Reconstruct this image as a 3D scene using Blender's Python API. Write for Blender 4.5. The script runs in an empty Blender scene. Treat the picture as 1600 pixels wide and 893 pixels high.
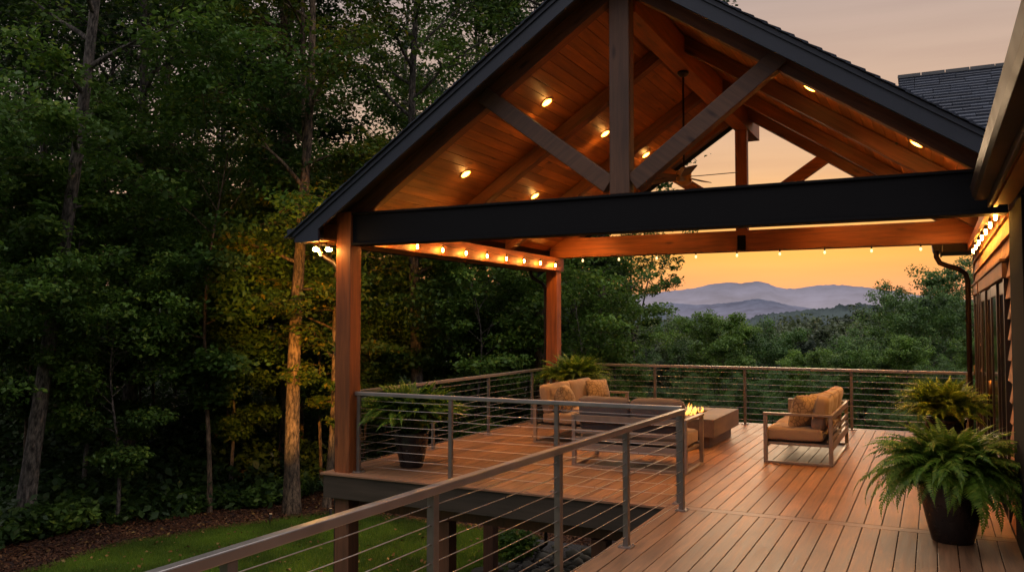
import bpy, bmesh, math, random
import numpy as np
from mathutils import Vector, Matrix, noise
R = math.radians
PI = math.pi
sc = bpy.context.scene
col = sc.collection
rnd = random.Random(7)

# ------------------------------------------------------------------ helpers
class MB:
    """collects simple shapes that become one mesh"""
    def __init__(s):
        s.v = []; s.f = []
    def add(s, vs, fs):
        n = len(s.v)
        s.v += [tuple(p) for p in vs]
        s.f += [tuple(i + n for i in f) for f in fs]
        return s
    def box(s, x0, x1, y0, y1, z0, z1):
        return s.add([(x0,y0,z0),(x1,y0,z0),(x1,y1,z0),(x0,y1,z0),(x0,y0,z1),(x1,y0,z1),(x1,y1,z1),(x0,y1,z1)],
                     [(0,3,2,1),(4,5,6,7),(0,1,5,4),(1,2,6,5),(2,3,7,6),(3,0,4,7)])
    def bar(s, a, b, w, h, up=(0,0,1)):
        """rectangular bar from a to b, w across, h along 'up'"""
        a = Vector(a); b = Vector(b); d = (b-a).normalized(); up = Vector(up)
        sd = d.cross(up).normalized(); u = sd.cross(d).normalized()
        vs = []
        for p in (a, b):
            for i, j in ((-1,-1),(1,-1),(1,1),(-1,1)):
                vs.append(p + sd*(i*w/2) + u*(j*h/2))
        return s.add(vs, [(0,1,2,3),(7,6,5,4),(0,4,5,1),(1,5,6,2),(2,6,7,3),(3,7,4,0)])
    def tube(s, pts, r, n=8, cap=True):
        pts = [Vector(p) for p in pts]
        rs = r if isinstance(r, (list, tuple)) else [r]*len(pts)
        base = []
        prev = None
        for i, p in enumerate(pts):
            d = (pts[min(i+1, len(pts)-1)] - pts[max(i-1, 0)]).normalized()
            if prev is None:
                a = d.orthogonal().normalized()
            else:
                a = (prev - d*prev.dot(d))
                a = a.normalized() if a.length > 1e-6 else d.orthogonal().normalized()
            prev = a; b = d.cross(a)
            for k in range(n):
                t = 2*PI*k/n
                base.append(p + (a*math.cos(t) + b*math.sin(t))*rs[i])
        fs = []
        for i in range(len(pts)-1):
            for k in range(n):
                k2 = (k+1) % n
                fs.append((i*n+k, i*n+k2, (i+1)*n+k2, (i+1)*n+k))
        if cap:
            fs.append(tuple(range(n-1, -1, -1)))
            fs.append(tuple((len(pts)-1)*n+k for k in range(n)))
        return s.add(base, fs)
    def lathe(s, prof, c=(0,0,0), n=24, flute=None):
        vs = []
        for (r, z) in prof:
            for k in range(n):
                t = 2*PI*k/n
                rr = r*(1 + (flute or 0)*math.cos(t*12))
                vs.append((c[0]+rr*math.cos(t), c[1]+rr*math.sin(t), c[2]+z))
        fs = []
        m = len(prof)
        for i in range(m-1):
            for k in range(n):
                k2 = (k+1) % n
                fs.append((i*n+k, i*n+k2, (i+1)*n+k2, (i+1)*n+k))
        fs.append(tuple(range(n-1, -1, -1)))
        fs.append(tuple((m-1)*n+k for k in range(n)))
        return s.add(vs, fs)
    def prism(s, poly, axis, a, b):
        """poly in the two other axes, extruded along axis from a to b"""
        def mk(p, t):
            if axis == 'y': return (p[0], t, p[1])
            if axis == 'x': return (t, p[0], p[1])
            return (p[0], p[1], t)
        n = len(poly)
        vs = [mk(p, a) for p in poly] + [mk(p, b) for p in poly]
        fs = [tuple(range(n)), tuple(range(2*n-1, n-1, -1))]
        for i in range(n):
            j = (i+1) % n
            fs.append((i, i+n, j+n, j))
        return s.add(vs, fs)
    def build(s, name, m, parent=None, smooth=False, bevel=0, seg=2, fix=True):
        me = bpy.data.meshes.new(name)
        me.from_pydata(s.v, [], s.f)
        if fix:
            bm = bmesh.new(); bm.from_mesh(me)
            bmesh.ops.recalc_face_normals(bm, faces=bm.faces)
            bm.to_mesh(me); bm.free()
        return link(name, me, m, parent, smooth, bevel, seg)

def link(name, me, m, parent=None, smooth=False, bevel=0, seg=2):
    o = bpy.data.objects.new(name, me)
    if m: me.materials.append(m)
    if smooth: me.polygons.foreach_set('use_smooth', [True]*len(me.polygons))
    col.objects.link(o)
    if parent:
        o.parent = parent
    if bevel:
        b = o.modifiers.new('bevel', 'BEVEL'); b.width = bevel; b.segments = seg; b.limit_method = 'ANGLE'
    return o

def np_mesh(name, verts, nper, m, parent=None, smooth=False):
    """verts (N*nper,3) array of separate n-gons"""
    verts = np.asarray(verts, dtype=np.float32).reshape(-1, 3)
    n = len(verts)//nper
    me = bpy.data.meshes.new(name)
    me.vertices.add(len(verts)); me.vertices.foreach_set('co', verts.ravel())
    me.loops.add(len(verts)); me.loops.foreach_set('vertex_index', np.arange(len(verts), dtype=np.int32))
    me.polygons.add(n)
    me.polygons.foreach_set('loop_start', np.arange(0, len(verts), nper, dtype=np.int32))
    me.polygons.foreach_set('loop_total', np.full(n, nper, dtype=np.int32))
    me.update(calc_edges=True)
    if m: me.materials.append(m)
    if smooth: me.polygons.foreach_set('use_smooth', [True]*n)
    if parent is None and name is None: return me
    return me

def grid_mesh(name, xs, ys, zf, m, smooth=True):
    X, Y = np.meshgrid(xs, ys)
    Z = zf(X, Y)
    v = np.stack([X, Y, Z], -1).reshape(-1, 3).astype(np.float32)
    nx, ny = len(xs), len(ys)
    i = (np.arange(ny-1)[:, None]*nx + np.arange(nx-1)[None, :]).ravel()
    f = np.stack([i, i+1, i+nx+1, i+nx], -1).astype(np.int32)
    me = bpy.data.meshes.new(name)
    me.vertices.add(len(v)); me.vertices.foreach_set('co', v.ravel())
    me.loops.add(f.size); me.loops.foreach_set('vertex_index', f.ravel())
    me.polygons.add(len(f))
    me.polygons.foreach_set('loop_start', np.arange(0, f.size, 4, dtype=np.int32))
    me.polygons.foreach_set('loop_total', np.full(len(f), 4, dtype=np.int32))
    me.update(calc_edges=True)
    return link(name, me, m, None, smooth)

def thing(name, label, cat, loc=(0,0,0), rz=0, group=None):
    o = bpy.data.objects.new(name, None); col.objects.link(o)
    o.location = loc; o.rotation_euler = (0, 0, rz)
    o.empty_display_size = .2
    o['label'] = label; o['category'] = cat
    if group: o['group'] = group
    return o
def tag(o, label=None, cat=None, group=None, kind=None):
    if label: o['label'] = label
    if cat: o['category'] = cat
    if group: o['group'] = group
    if kind: o['kind'] = kind
    return o
def children(o):
    return [c for c in bpy.data.objects if c.parent == o]
def copy_tree(o, parent=None):
    kids = o.children
    c = o.copy(); col.objects.link(c)
    if parent is not None: c.parent = parent
    for k in list(kids): copy_tree(k, c)
    return c

# ------------------------------------------------------------------ materials
def newmat(name):
    m = bpy.data.materials.new(name); m.use_nodes = True
    nt = m.node_tree; b = nt.nodes['Principled BSDF']
    return m, nt, b
def N(nt, t, **k):
    n = nt.nodes.new(t)
    for a, v in k.items(): setattr(n, a, v)
    return n
def L(nt, a, b): nt.links.new(a, b)
def ramp(nt, fac, stops):
    r = N(nt, 'ShaderNodeValToRGB'); e = r.color_ramp.elements
    while len(e) < len(stops): e.new(.5)
    for i, (p, c) in enumerate(stops):
        e[i].position = p; e[i].color = (*c, 1)
    if fac is not None: L(nt, fac, r.inputs[0])
    return r
def coords(nt, scale=(1,1,1), rot=(0,0,0), kind='Object'):
    tc = N(nt, 'ShaderNodeTexCoord'); mp = N(nt, 'ShaderNodeMapping')
    mp.inputs['Scale'].default_value = scale; mp.inputs['Rotation'].default_value = rot
    L(nt, tc.outputs[kind], mp.inputs[0]); return mp.outputs[0]
def bump(nt, b, h, strength=.3, dist=.01):
    bp = N(nt, 'ShaderNodeBump'); bp.inputs['Strength'].default_value = strength; bp.inputs['Distance'].default_value = dist
    L(nt, h, bp.inputs['Height']); L(nt, bp.outputs[0], b.inputs['Normal'])
def mixc(nt, fac, a, b, mode='MIX'):
    m = N(nt, 'ShaderNodeMix', data_type='RGBA', blend_type=mode)
    for s, v in ((m.inputs[0], fac), (m.inputs[6], a), (m.inputs[7], b)):
        if hasattr(v, 'links'): L(nt, v, s)
        elif isinstance(v, (int, float)): s.default_value = v
        else: s.default_value = (*v, 1)
    return m.outputs[2]

def plain(name, c, rough=.6, metal=0, var=.25, scale=6, bmp=.1, dist=.004):
    m, nt, b = newmat(name)
    co = coords(nt)
    n = N(nt, 'ShaderNodeTexNoise'); n.inputs['Scale'].default_value = scale; n.inputs['Detail'].default_value = 6
    L(nt, co, n.inputs[0])
    r = ramp(nt, n.outputs[0], [(.3, [x*(1-var) for x in c]), (.7, [min(1, x*(1+var)) for x in c])])
    L(nt, r.outputs[0], b.inputs['Base Color'])
    rr = N(nt, 'ShaderNodeMapRange'); rr.inputs[3].default_value = max(.02, rough-.1); rr.inputs[4].default_value = min(1, rough+.12)
    L(nt, n.outputs[0], rr.inputs[0]); L(nt, rr.outputs[0], b.inputs['Roughness'])
    b.inputs['Metallic'].default_value = metal
    if bmp:
        n2 = N(nt, 'ShaderNodeTexNoise'); n2.inputs['Scale'].default_value = scale*12; n2.inputs['Detail'].default_value = 4
        L(nt, co, n2.inputs[0]); bump(nt, b, n2.outputs[0], bmp, dist)
    return m

def wood(name, c, axis='x', rot=(0,0,0), rough=.55, contrast=.45, knots=True, island=0., fine=1.0, bmp=.25):
    """grain runs along the axis"""
    m, nt, b = newmat(name)
    sl, sw = 1.1*fine, 16*fine
    s = {'x': (sl, sw, sw), 'y': (sw, sl, sw), 'z': (sw, sw, sl)}[axis]
    tc = N(nt, 'ShaderNodeTexCoord')
    mr = N(nt, 'ShaderNodeMapping'); mr.inputs['Rotation'].default_value = rot; L(nt, tc.outputs['Object'], mr.inputs[0])
    ge = N(nt, 'ShaderNodeNewGeometry')
    off = N(nt, 'ShaderNodeVectorMath', operation='SCALE'); off.inputs[0].default_value = (13.1, 7.7, 3.3); L(nt, ge.outputs['Random Per Island'], off.inputs['Scale'])
    ad = N(nt, 'ShaderNodeVectorMath', operation='ADD'); L(nt, mr.outputs[0], ad.inputs[0]); L(nt, off.outputs[0], ad.inputs[1])
    mp = N(nt, 'ShaderNodeMapping'); mp.inputs['Scale'].default_value = s; L(nt, ad.outputs[0], mp.inputs[0])
    n = N(nt, 'ShaderNodeTexNoise'); n.inputs['Scale'].default_value = 1.3; n.inputs['Detail'].default_value = 8; n.inputs['Roughness'].default_value = .62; n.inputs['Distortion'].default_value = .35
    L(nt, mp.outputs[0], n.inputs[0])
    lo = [x*(1-contrast) for x in c]; hi = [min(1, x*(1+contrast)) for x in c]
    r = ramp(nt, n.outputs[0], [(.28, lo), (.5, c), (.72, hi)])
    big = N(nt, 'ShaderNodeTexNoise'); big.inputs['Scale'].default_value = .9; big.inputs['Detail'].default_value = 3; L(nt, ad.outputs[0], big.inputs[0])
    rb = ramp(nt, big.outputs[0], [(.3, (.66,.66,.66)), (.7, (1.2,1.16,1.1))])
    c1 = mixc(nt, 1.0, r.outputs[0], rb.outputs[0], 'MULTIPLY')
    if island:
        ri = ramp(nt, ge.outputs['Random Per Island'], [(0, (1-island,)*3), (.5, (1,1,1)), (1, (1+island, 1+island*.9, 1+island*.8))])
        c1 = mixc(nt, 1.0, c1, ri.outputs[0], 'MULTIPLY')
    if knots:
        vo = N(nt, 'ShaderNodeTexVoronoi'); vo.inputs['Scale'].default_value = 1.0
        mk = N(nt, 'ShaderNodeMapping'); k = {'x': (1.2,4,4), 'y': (4,1.2,4), 'z': (4,4,1.2)}[axis]; mk.inputs['Scale'].default_value = k
        L(nt, ad.outputs[0], mk.inputs[0]); L(nt, mk.outputs[0], vo.inputs[0])
        kr = ramp(nt, vo.outputs[0], [(.05, (.25,.2,.18)), (.13, (1,1,1))])
        c1 = mixc(nt, .8, c1, kr.outputs[0], 'MULTIPLY')
    L(nt, c1, b.inputs['Base Color'])
    rr = N(nt, 'ShaderNodeMapRange'); rr.inputs[3].default_value = rough-.12; rr.inputs[4].default_value = rough+.15
    L(nt, n.outputs[0], rr.inputs[0]); L(nt, rr.outputs[0], b.inputs['Roughness'])
    bump(nt, b, n.outputs[0], bmp, .004)
    return m

def emit(name, c, strength):
    m = bpy.data.materials.new(name); m.use_nodes = True; nt = m.node_tree; nt.nodes.clear()
    e = N(nt, 'ShaderNodeEmission'); e.inputs[0].default_value = (*c, 1); e.inputs[1].default_value = strength
    o = N(nt, 'ShaderNodeOutputMaterial'); L(nt, e.outputs[0], o.inputs[0]); return m

def leafmat(name, c1, c2, c3=None, trans=.35, rough=.5, patch=.25, patchscale=.5):
    m, nt, b = newmat(name)
    ge = N(nt, 'ShaderNodeNewGeometry'); oi = N(nt, 'ShaderNodeObjectInfo')
    r = ramp(nt, ge.outputs['Random Per Island'], [(0, c1), (.75, c2), (1, c3 or c2)])
    co = coords(nt); n = N(nt, 'ShaderNodeTexNoise'); n.inputs['Scale'].default_value = patchscale; n.inputs['Detail'].default_value = 3; L(nt, co, n.inputs[0])
    rb = ramp(nt, n.outputs[0], [(.32, (1-patch*1.6,)*3), (.68, (1+patch*1.3, 1+patch, 1-patch*.3))])
    c = mixc(nt, 1.0, r.outputs[0], rb.outputs[0], 'MULTIPLY')
    ro = ramp(nt, oi.outputs['Random'], [(0, (.8,.85,.8)), (1, (1.2,1.12,1.0))])
    c = mixc(nt, 1.0, c, ro.outputs[0], 'MULTIPLY')
    L(nt, c, b.inputs['Base Color']); b.inputs['Roughness'].default_value = rough
    b.inputs['Specular IOR Level'].default_value = .3
    t = N(nt, 'ShaderNodeBsdfTranslucent'); L(nt, c, t.inputs[0])
    mx = N(nt, 'ShaderNodeMixShader'); mx.inputs[0].default_value = trans
    L(nt, b.outputs[0], mx.inputs[1]); L(nt, t.outputs[0], mx.inputs[2])
    L(nt, mx.outputs[0], nt.nodes['Material Output'].inputs[0])
    return m

def barkmat(name, c, scale=1):
    m, nt, b = newmat(name)
    co = coords(nt, (11*scale, 11*scale, 3.6*scale))
    n = N(nt, 'ShaderNodeTexNoise'); n.inputs['Scale'].default_value = 1.6; n.inputs['Detail'].default_value = 9; n.inputs['Roughness'].default_value = .7; L(nt, co, n.inputs[0])
    co2 = coords(nt, (1, 1, .5)); n2 = N(nt, 'ShaderNodeTexNoise'); n2.inputs['Scale'].default_value = 2.3; n2.inputs['Detail'].default_value = 4; L(nt, co2, n2.inputs[0])
    r = ramp(nt, n.outputs[0], [(.40, [x*.22 for x in c]), (.5, c), (.62, [min(1, x*2.0) for x in c])])
    r2 = ramp(nt, n2.outputs[0], [(.35, (.6,.62,.6)), (.65, (1.25,1.25,1.2))])
    L(nt, mixc(nt, 1, r.outputs[0], r2.outputs[0], 'MULTIPLY'), b.inputs['Base Color']); b.inputs['Roughness'].default_value = .9
    bump(nt, b, n.outputs[0], .9, .03)
    return m

OAK = (.27, .078, .017)
M = {}
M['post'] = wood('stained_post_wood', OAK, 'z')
M['beamx'] = wood('stained_beam_wood_across', OAK, 'x')
M['beamy'] = wood('stained_beam_wood_along', OAK, 'y')
SL = math.atan(.667)
M['raftL'] = wood('stained_rafter_wood_left', (.16,.055,.018), 'x', (0, SL, 0))
M['raftR'] = wood('stained_rafter_wood_right', (.16,.055,.018), 'x', (0, -SL, 0))
M['truss'] = wood('weathered_truss_wood_upright', (.12,.058,.03), 'z', contrast=.35)
M['trussL'] = wood('weathered_truss_wood_left', (.12,.058,.03), 'x', (0, R(37), 0), contrast=.35)
M['trussR'] = wood('weathered_truss_wood_right', (.12,.058,.03), 'x', (0, -R(37), 0), contrast=.35)
M['ceil'] = wood('ceiling_plank_wood', (.35,.125,.022), 'y', rough=.5, contrast=.4, island=.22, fine=.9)
M['deck'] = wood('composite_decking', (.30,.152,.076), 'y', rough=.50, contrast=.38, knots=False, island=.14, fine=1.5, bmp=.5)
M['deckx'] = wood('composite_border_board', (.27,.14,.078), 'x', rough=.48, contrast=.3, knots=False, fine=1.5, bmp=.5)
M['rim'] = wood('dark_rim_board', (.055,.038,.026), 'x', rough=.5, contrast=.3, knots=False)
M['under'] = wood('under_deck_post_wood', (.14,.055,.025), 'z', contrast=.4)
M['siding'] = wood('shingle_siding_wood', (.46,.20,.07), 'z', rough=.7, contrast=.45, knots=False, island=.2, fine=.8, bmp=.6)
M['trim'] = wood('wall_trim_wood', (.2,.1,.05), 'z', rough=.6, contrast=.25, knots=False)
M['trimy'] = wood('head_trim_wood', (.24,.11,.05), 'y', rough=.6, contrast=.25, knots=False)
M['fascia'] = plain('slate_grey_fascia_paint', (.026,.032,.043), .45, var=.15, scale=3)
M['black'] = plain('black_steel_beam_cladding', (.0045,.0045,.005), .7, 0, var=.3, scale=2, bmp=.05)
M['soffit'] = plain('dark_brown_soffit', (.05,.03,.018), .6)
M['bronze'] = plain('bronze_gutter_metal', (.032,.018,.010), .42, .3, var=.2, scale=3, bmp=.02)
M['steel'] = plain('brushed_rail_steel', (.48,.43,.39), .31, .85, var=.08, scale=5, bmp=0)
M['poststeel'] = plain('bronze_rail_post_metal', (.25,.215,.18), .38, .75, var=.15, scale=9, bmp=.04, dist=.001)
M['cable'] = plain('stainless_cable', (.62,.55,.48), .3, .95, var=.1, scale=20, bmp=0)
M['sofa'] = plain('champagne_aluminium', (.36,.28,.21), .42, .35, var=.1, scale=10, bmp=.05, dist=.001)
M['fire'] = wood('taupe_plank_concrete', (.22,.16,.12), 'y', rough=.6, contrast=.2, knots=False, fine=.8)
M['firedark'] = wood('taupe_plank_base', (.13,.095,.075), 'y', rough=.6, contrast=.2, knots=False, fine=.8)
M['pot'] = plain('glazed_dark_pot', (.022,.017,.015), .26, 0, var=.3, scale=5, bmp=.06)
M['soil'] = plain('potting_soil', (.02,.014,.01), .95, scale=60, bmp=.8, dist=.02)
M['black'].node_tree.nodes['Principled BSDF'].inputs['Specular IOR Level'].default_value = .22
M['glass'] = plain('dark_window_glass', (.01,.009,.008), .06, 0, var=.2, scale=1.0, bmp=0)
M['doorframe'] = plain('bronze_door_frame', (.055,.035,.022), .35, .4, var=.2, scale=4, bmp=.03)
M['matteblack'] = plain('matte_black', (.006,.005,.005), .95, var=.2, scale=4); M['matteblack'].node_tree.nodes['Principled BSDF'].inputs['Specular IOR Level'].default_value = .08
M['fanmetal'] = plain('dark_fan_rod_metal', (.03,.02,.016), .35, .7, bmp=0)
M['brass'] = plain('antique_brass', (.42,.24,.09), .3, .9, var=.15, scale=10, bmp=.02)
M['fanblade'] = wood('fan_blade_wood', (.09,.05,.03), 'x', knots=False)
M['socket'] = plain('black_bulb_socket', (.015,.012,.01), .6, bmp=0)
M['bulb'] = emit('lit_filament_bulb', (1,.40,.06), 300)
M['bulbfar'] = emit('dim_filament_bulb', (1,.62,.26), 3)
M['bulbwall'] = emit('warm_wall_bulb', (1,.42,.06), 620)
M['flood'] = emit('lit_flood_lamp', (1,.50,.12), 170)
M['groundlens'] = emit('warm_ground_lens', (1,.6,.3), 1.2)
M['down'] = emit('lit_downlight_lens', (1,.42,.065), 14)
M['lava'] = plain('fire_glass_rock', (.08,.03,.015), .5, scale=30)
M['dirt'] = plain('woodland_soil', (.03,.02,.013), .95, scale=1.5, bmp=.5, dist=.05)

def fabric(name, c, pattern=False):
    m, nt, b = newmat(name)
    co = coords(nt)
    w = N(nt, 'ShaderNodeTexNoise'); w.inputs['Scale'].default_value = 380; w.inputs['Detail'].default_value = 2; L(nt, co, w.inputs[0])
    n = N(nt, 'ShaderNodeTexNoise'); n.inputs['Scale'].default_value = 4.5; n.inputs['Detail'].default_value = 4; n.inputs['Distortion'].default_value = .6; L(nt, co, n.inputs[0])
    r = ramp(nt, w.outputs[0], [(.3, [x*.8 for x in c]), (.7, [x*1.15 for x in c])])
    cc = r.outputs[0]
    if pattern:
        v = N(nt, 'ShaderNodeTexVoronoi', feature='DISTANCE_TO_EDGE'); v.inputs['Scale'].default_value = 15; L(nt, co, v.inputs[0])
        vr = ramp(nt, v.outputs[0], [(.03, (.45,.4,.35)), (.1, (1.15,1.12,1.05))])
        cc = mixc(nt, .8, cc, vr.outputs[0], 'MULTIPLY')
    L(nt, cc, b.inputs['Base Color']); b.inputs['Roughness'].default_value = .92
    b.inputs['Sheen Weight'].default_value = .25
    bump(nt, b, n.outputs[0], .55, .03)
    return m
M['tan'] = fabric('tan_cushion_fabric', (.40,.27,.165))
M['grey'] = fabric('grey_brown_cushion_fabric', (.16,.125,.11))
M['pattern'] = fabric('patterned_pillow_fabric', (.42,.30,.17), True)

def shinglemat():
    m, nt, b = newmat('asphalt_shingles')
    co = coords(nt); n = N(nt, 'ShaderNodeTexNoise'); n.inputs['Scale'].default_value = 90; L(nt, co, n.inputs[0])
    ge = N(nt, 'ShaderNodeNewGeometry')
    r = ramp(nt, ge.outputs['Random Per Island'], [(0, (.018,.023,.034)), (1, (.045,.056,.078))])
    r2 = ramp(nt, n.outputs[0], [(.3, (.6,.6,.6)), (.7, (1.3,1.3,1.3))])
    L(nt, mixc(nt, 1, r.outputs[0], r2.outputs[0], 'MULTIPLY'), b.inputs['Base Color']); b.inputs['Roughness'].default_value = .85
    bump(nt, b, n.outputs[0], .5, .004)
    return m
M['shingle'] = shinglemat()
# ------------------------------------------------------------------ pavilion
XC, K = -2.93, .667
CA, SA = math.cos(SL), math.sin(SL)
def sbox(mb, s, u0, u1, y0, y1, t0, t1, z0):
    """box lying on a roof slope: u down the slope from the ridge, t across its thickness"""
    vs = []
    for t in (t0, t1):
        for (u, y) in ((u0,y0),(u1,y0),(u1,y1),(u0,y1)):
            vs.append((XC + s*(u*CA + t*SA), y, z0 - u*SA + t*CA))
    return mb.add(vs, [(0,3,2,1),(4,5,6,7),(0,1,5,4),(1,2,6,5),(2,3,7,6),(3,0,4,7)])
def sx(mb, s, x0, x1, y0, y1, zb, zt):
    """slope-following slab with plumb ends: x0..x1 horizontal distance from the ridge line, zb/zt ridge heights of its faces"""
    p = [(x0, zb-K*x0), (x1, zb-K*x1), (x1, zt-K*x1), (x0, zt-K*x0)]
    return mb.prism([(XC+s*a, b) for a, b in p], 'y', y0, y1)

DXL, DXR = 4.12, 3.52
YF, YB = 8.10, 15.30
pav = thing('pavilion', 'open gabled timber pavilion with black front beam roofing the covered deck', 'pavilion', (XC, 11.7, 0))
PI_ = Matrix.Translation((-XC, -11.7, 0))
pav_parts = []
def pb(mb, name, m, bevel=0, smooth=False, parent=None, label=None):
    o = mb.build(name, m, None, smooth, bevel)
    o.data.transform(PI_)
    o.parent = parent or pav
    if label: o['label'] = label
    return o

for (y0, y1, lab) in ((8.38, 8.60, 'near left timber post standing past the deck to the lawn'), (14.74, 14.96, 'far left timber post at the deck corner')):
    pb(MB().box(-6.62, -6.40, y0, y1, -.31 if y0 < 10 else 0.0, 3.2 if y0 < 10 else 2.8), 'post', M['post'], .008, label=lab)
pb(MB().box(-6.615, -6.405, 8.385, 8.595, -3.0, -.312), 'shaded_post_end', M['under'], .008)  # rest of the near left post; darker wood stands in for under-deck shade
pb(MB().box(.598, .80, 7.2, 8.36, 0, 2.78), 'post', M['matteblack'], .006, label='black post against the house wall')  # deep box in one even near-black matte colour
fb = MB().box(-6.395, .60, 8.41, 8.59, 2.815, 3.155)
fb.box(-6.395, .60, 8.385, 8.615, 2.785, 2.813).box(-6.395, .60, 8.385, 8.615, 3.157, 3.185)
pb(fb, 'front_beam', M['black'], .004)
pb(MB().box(-6.60, -6.36, 8.62, 15.0, 2.80, 3.05), 'side_beam', M['beamy'], .008)
pb(MB().box(-6.55, .60, 14.75, 14.95, 3.053, 3.415), 'far_beam', M['beamx'], .008)
pb(MB().box(-3.0, -2.86, 14.735, 14.748, 3.07, 3.33), 'bracket', M['matteblack'], .003)
pb(MB().box(.50, .60, 8.64, 14.74, 2.93, 3.05), 'wall_beam', M['beamy'], .006)
# trusses
pb(MB().box(XC-.11, XC+.11, 8.41, 8.465, 3.187, 5.52).box(XC-.11, XC+.11, 8.466, 8.58, 3.187, 5.37), 'king_post', M['truss'], .008, label='weathered king post of the front truss')
pb(MB().box(XC-.10, XC+.10, 14.77, 14.92, 3.417, 5.17), 'king_post', M['post'], .008, label='king post of the far truss')
for s in (-1, 1):
    for (yc, w, tag_) in ((8.5, .14, 'front'), (14.85, .13, 'far')):
        zb = 3.28 if tag_ == 'front' else 3.44
        a = (XC+s*.13, yc, zb+.02); b = (XC+s*1.66, yc, zb+1.17)
        if tag_ == 'far': a = (XC+s*.11, yc, 3.72); b = (XC+s*1.50, yc, 4.66)
        mt = (M['trussL'] if s < 0 else M['trussR']) if tag_ == 'front' else M['beamx']
        pb(MB().bar(a, b, w, .19), 'brace', mt, .008)
    rm = M['raftL'] if s < 0 else M['raftR']
    pb(sx(MB(), s, .0, 3.60 if s < 0 else 3.5, 8.47, 8.61, 5.385, 5.625), 'rafter', rm, .006)
    for yc in (10.7, 12.9):
        pb(sx(MB(), s, .125, 3.60 if s < 0 else 3.5, yc-.075, yc+.075, 5.415, 5.625), 'rafter', rm, .006)
    pb(sx(MB(), s, .125, 3.60 if s < 0 else 3.5, 14.76, 14.94, 5.43, 5.625), 'rafter', rm, .006)
pb(MB().box(XC-.12, XC+.12, 8.62, 15.9, 5.18, 5.535), 'ridge_beam', M['beamy'], .008)
# ceiling planks
for s, dx in ((-1, 3.62), (1, 3.50)):
    mb = MB(); n = int(dx/CA/.142)
    for i in range(n+1):
        u0 = i*.142 + .002
        y = 8.48
        while y < YB-.25:
            y2 = min(YB-.2, y + rnd.uniform(2.2, 3.8))
            sbox(mb, s, u0, u0+.137, y, y2-.002, 0, .018, 5.633)
            y = y2
    pb(mb, 'ceiling', M['ceil'], .003)
    core = sx(MB(), s, 0, (3.98 if s < 0 else DXR), YF+.05, YB-.05, 5.658, 5.684)
    pb(core, 'roof_deck', M['soffit'])
    # front overhang soffit
    pb(sx(MB(), s, 0, 3.6 if s < 0 else 3.5, YF+.045, 8.465, 5.60, 5.63), 'soffit', M['soffit'])
    # rake fascias
    dxx = DXL if s < 0 else DXR
    for yy in (YF, YB-.04):
        mb = sx(MB(), s, 0, dxx, yy, yy+.04, 5.47, 5.67)
        if s < 0 and yy == YF:
            mb.prism([(-7.05, 2.82), (-6.70, 2.82), (-6.70, 2.96), (-7.05, 2.74+.0)], 'y', yy+.001, yy+.039)
            mb = MB().prism([(XC, 5.47), (XC, 5.67), (-7.05, 5.67-K*DXL), (-7.05, 2.82), (-6.68, 2.82), (-6.68, 5.47-K*3.75)], 'y', yy, yy+.04)
        pb(mb, 'fascia', M['fascia'], .004)
    mb = sx(MB(), s, 0, dxx+.01, YF-.02, YF-.001, 5.63, 5.685)
    pb(mb, 'rake_trim', M['fascia'], .003)
    # shingle courses
    mb = MB(); e = .145; nrow = int(dxx/CA/e)
    for i in range(nrow+1):
        u1 = (i+1)*e + .01
        y = YF-.05
        while y < YB+.03:
            y2 = min(YB+.04, y + rnd.choice((.17, .24, .33)))
            t = .0 + rnd.uniform(0, .004)
            b = MB(); vs = []
            for (u, t0, t1) in ((i*e-.03, .0, .006), (u1, (.006+t), .022+t)):
                for yy in (y, y2-.004):
                    for tt in (t0, t1):
                        vs.append((XC + s*(u*CA + tt*SA), yy, 5.688 - u*SA + tt*CA))
            mb.add(vs, [(0,1,3,2),(4,6,7,5),(0,4,5,1),(2,3,7,6),(1,5,7,3),(0,2,6,4)])
            y = y2
    pb(mb, 'roof', M['shingle'])
pb(MB().box(-7.02, -6.63, YF+.05, YB-.05, 2.835, 2.86), 'soffit', M['ceil'], label='level plank soffit under the left eave')
pb(MB().box(-6.86, -6.625, 8.43, 8.46, 2.862, 3.06), 'soffit_return', M['ceil'])
pb(MB().box(-7.05, -7.022, YF+.045, YB-.045, 2.82, 2.97), 'eave_fascia', M['fascia'])
g = MB().prism([(-7.17, 2.99), (-7.15, 2.88), (-7.06, 2.88), (-7.06, 2.90), (-7.135, 2.90), (-7.155, 2.99)], 'y', YF+.02, YB)
g.prism([(-7.17, 2.99), (-7.15, 2.88), (-7.06, 2.88), (-7.06, 2.99)], 'y', YF+.0, YF+.018)
pb(g, 'gutter', M['fascia'])
for (y, zend) in ((8.48, -2.45), (14.84, -2.4)):
    xs = -6.97 if y < 10 else -6.99
    pts = [(xs, y, 2.84), (xs, y, 2.76), (xs+.04, y, 2.69), (xs+.14, y, 2.63), (xs+.24, y, 2.58), (xs+.30, y, 2.50), (xs+.31, y, 2.40), (xs+.31, y, zend), (xs+.31-.12, y, zend-.08)]
    pb(MB().tube(pts, .034, 10), 'downspout', M['bronze'], smooth=True)
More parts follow.
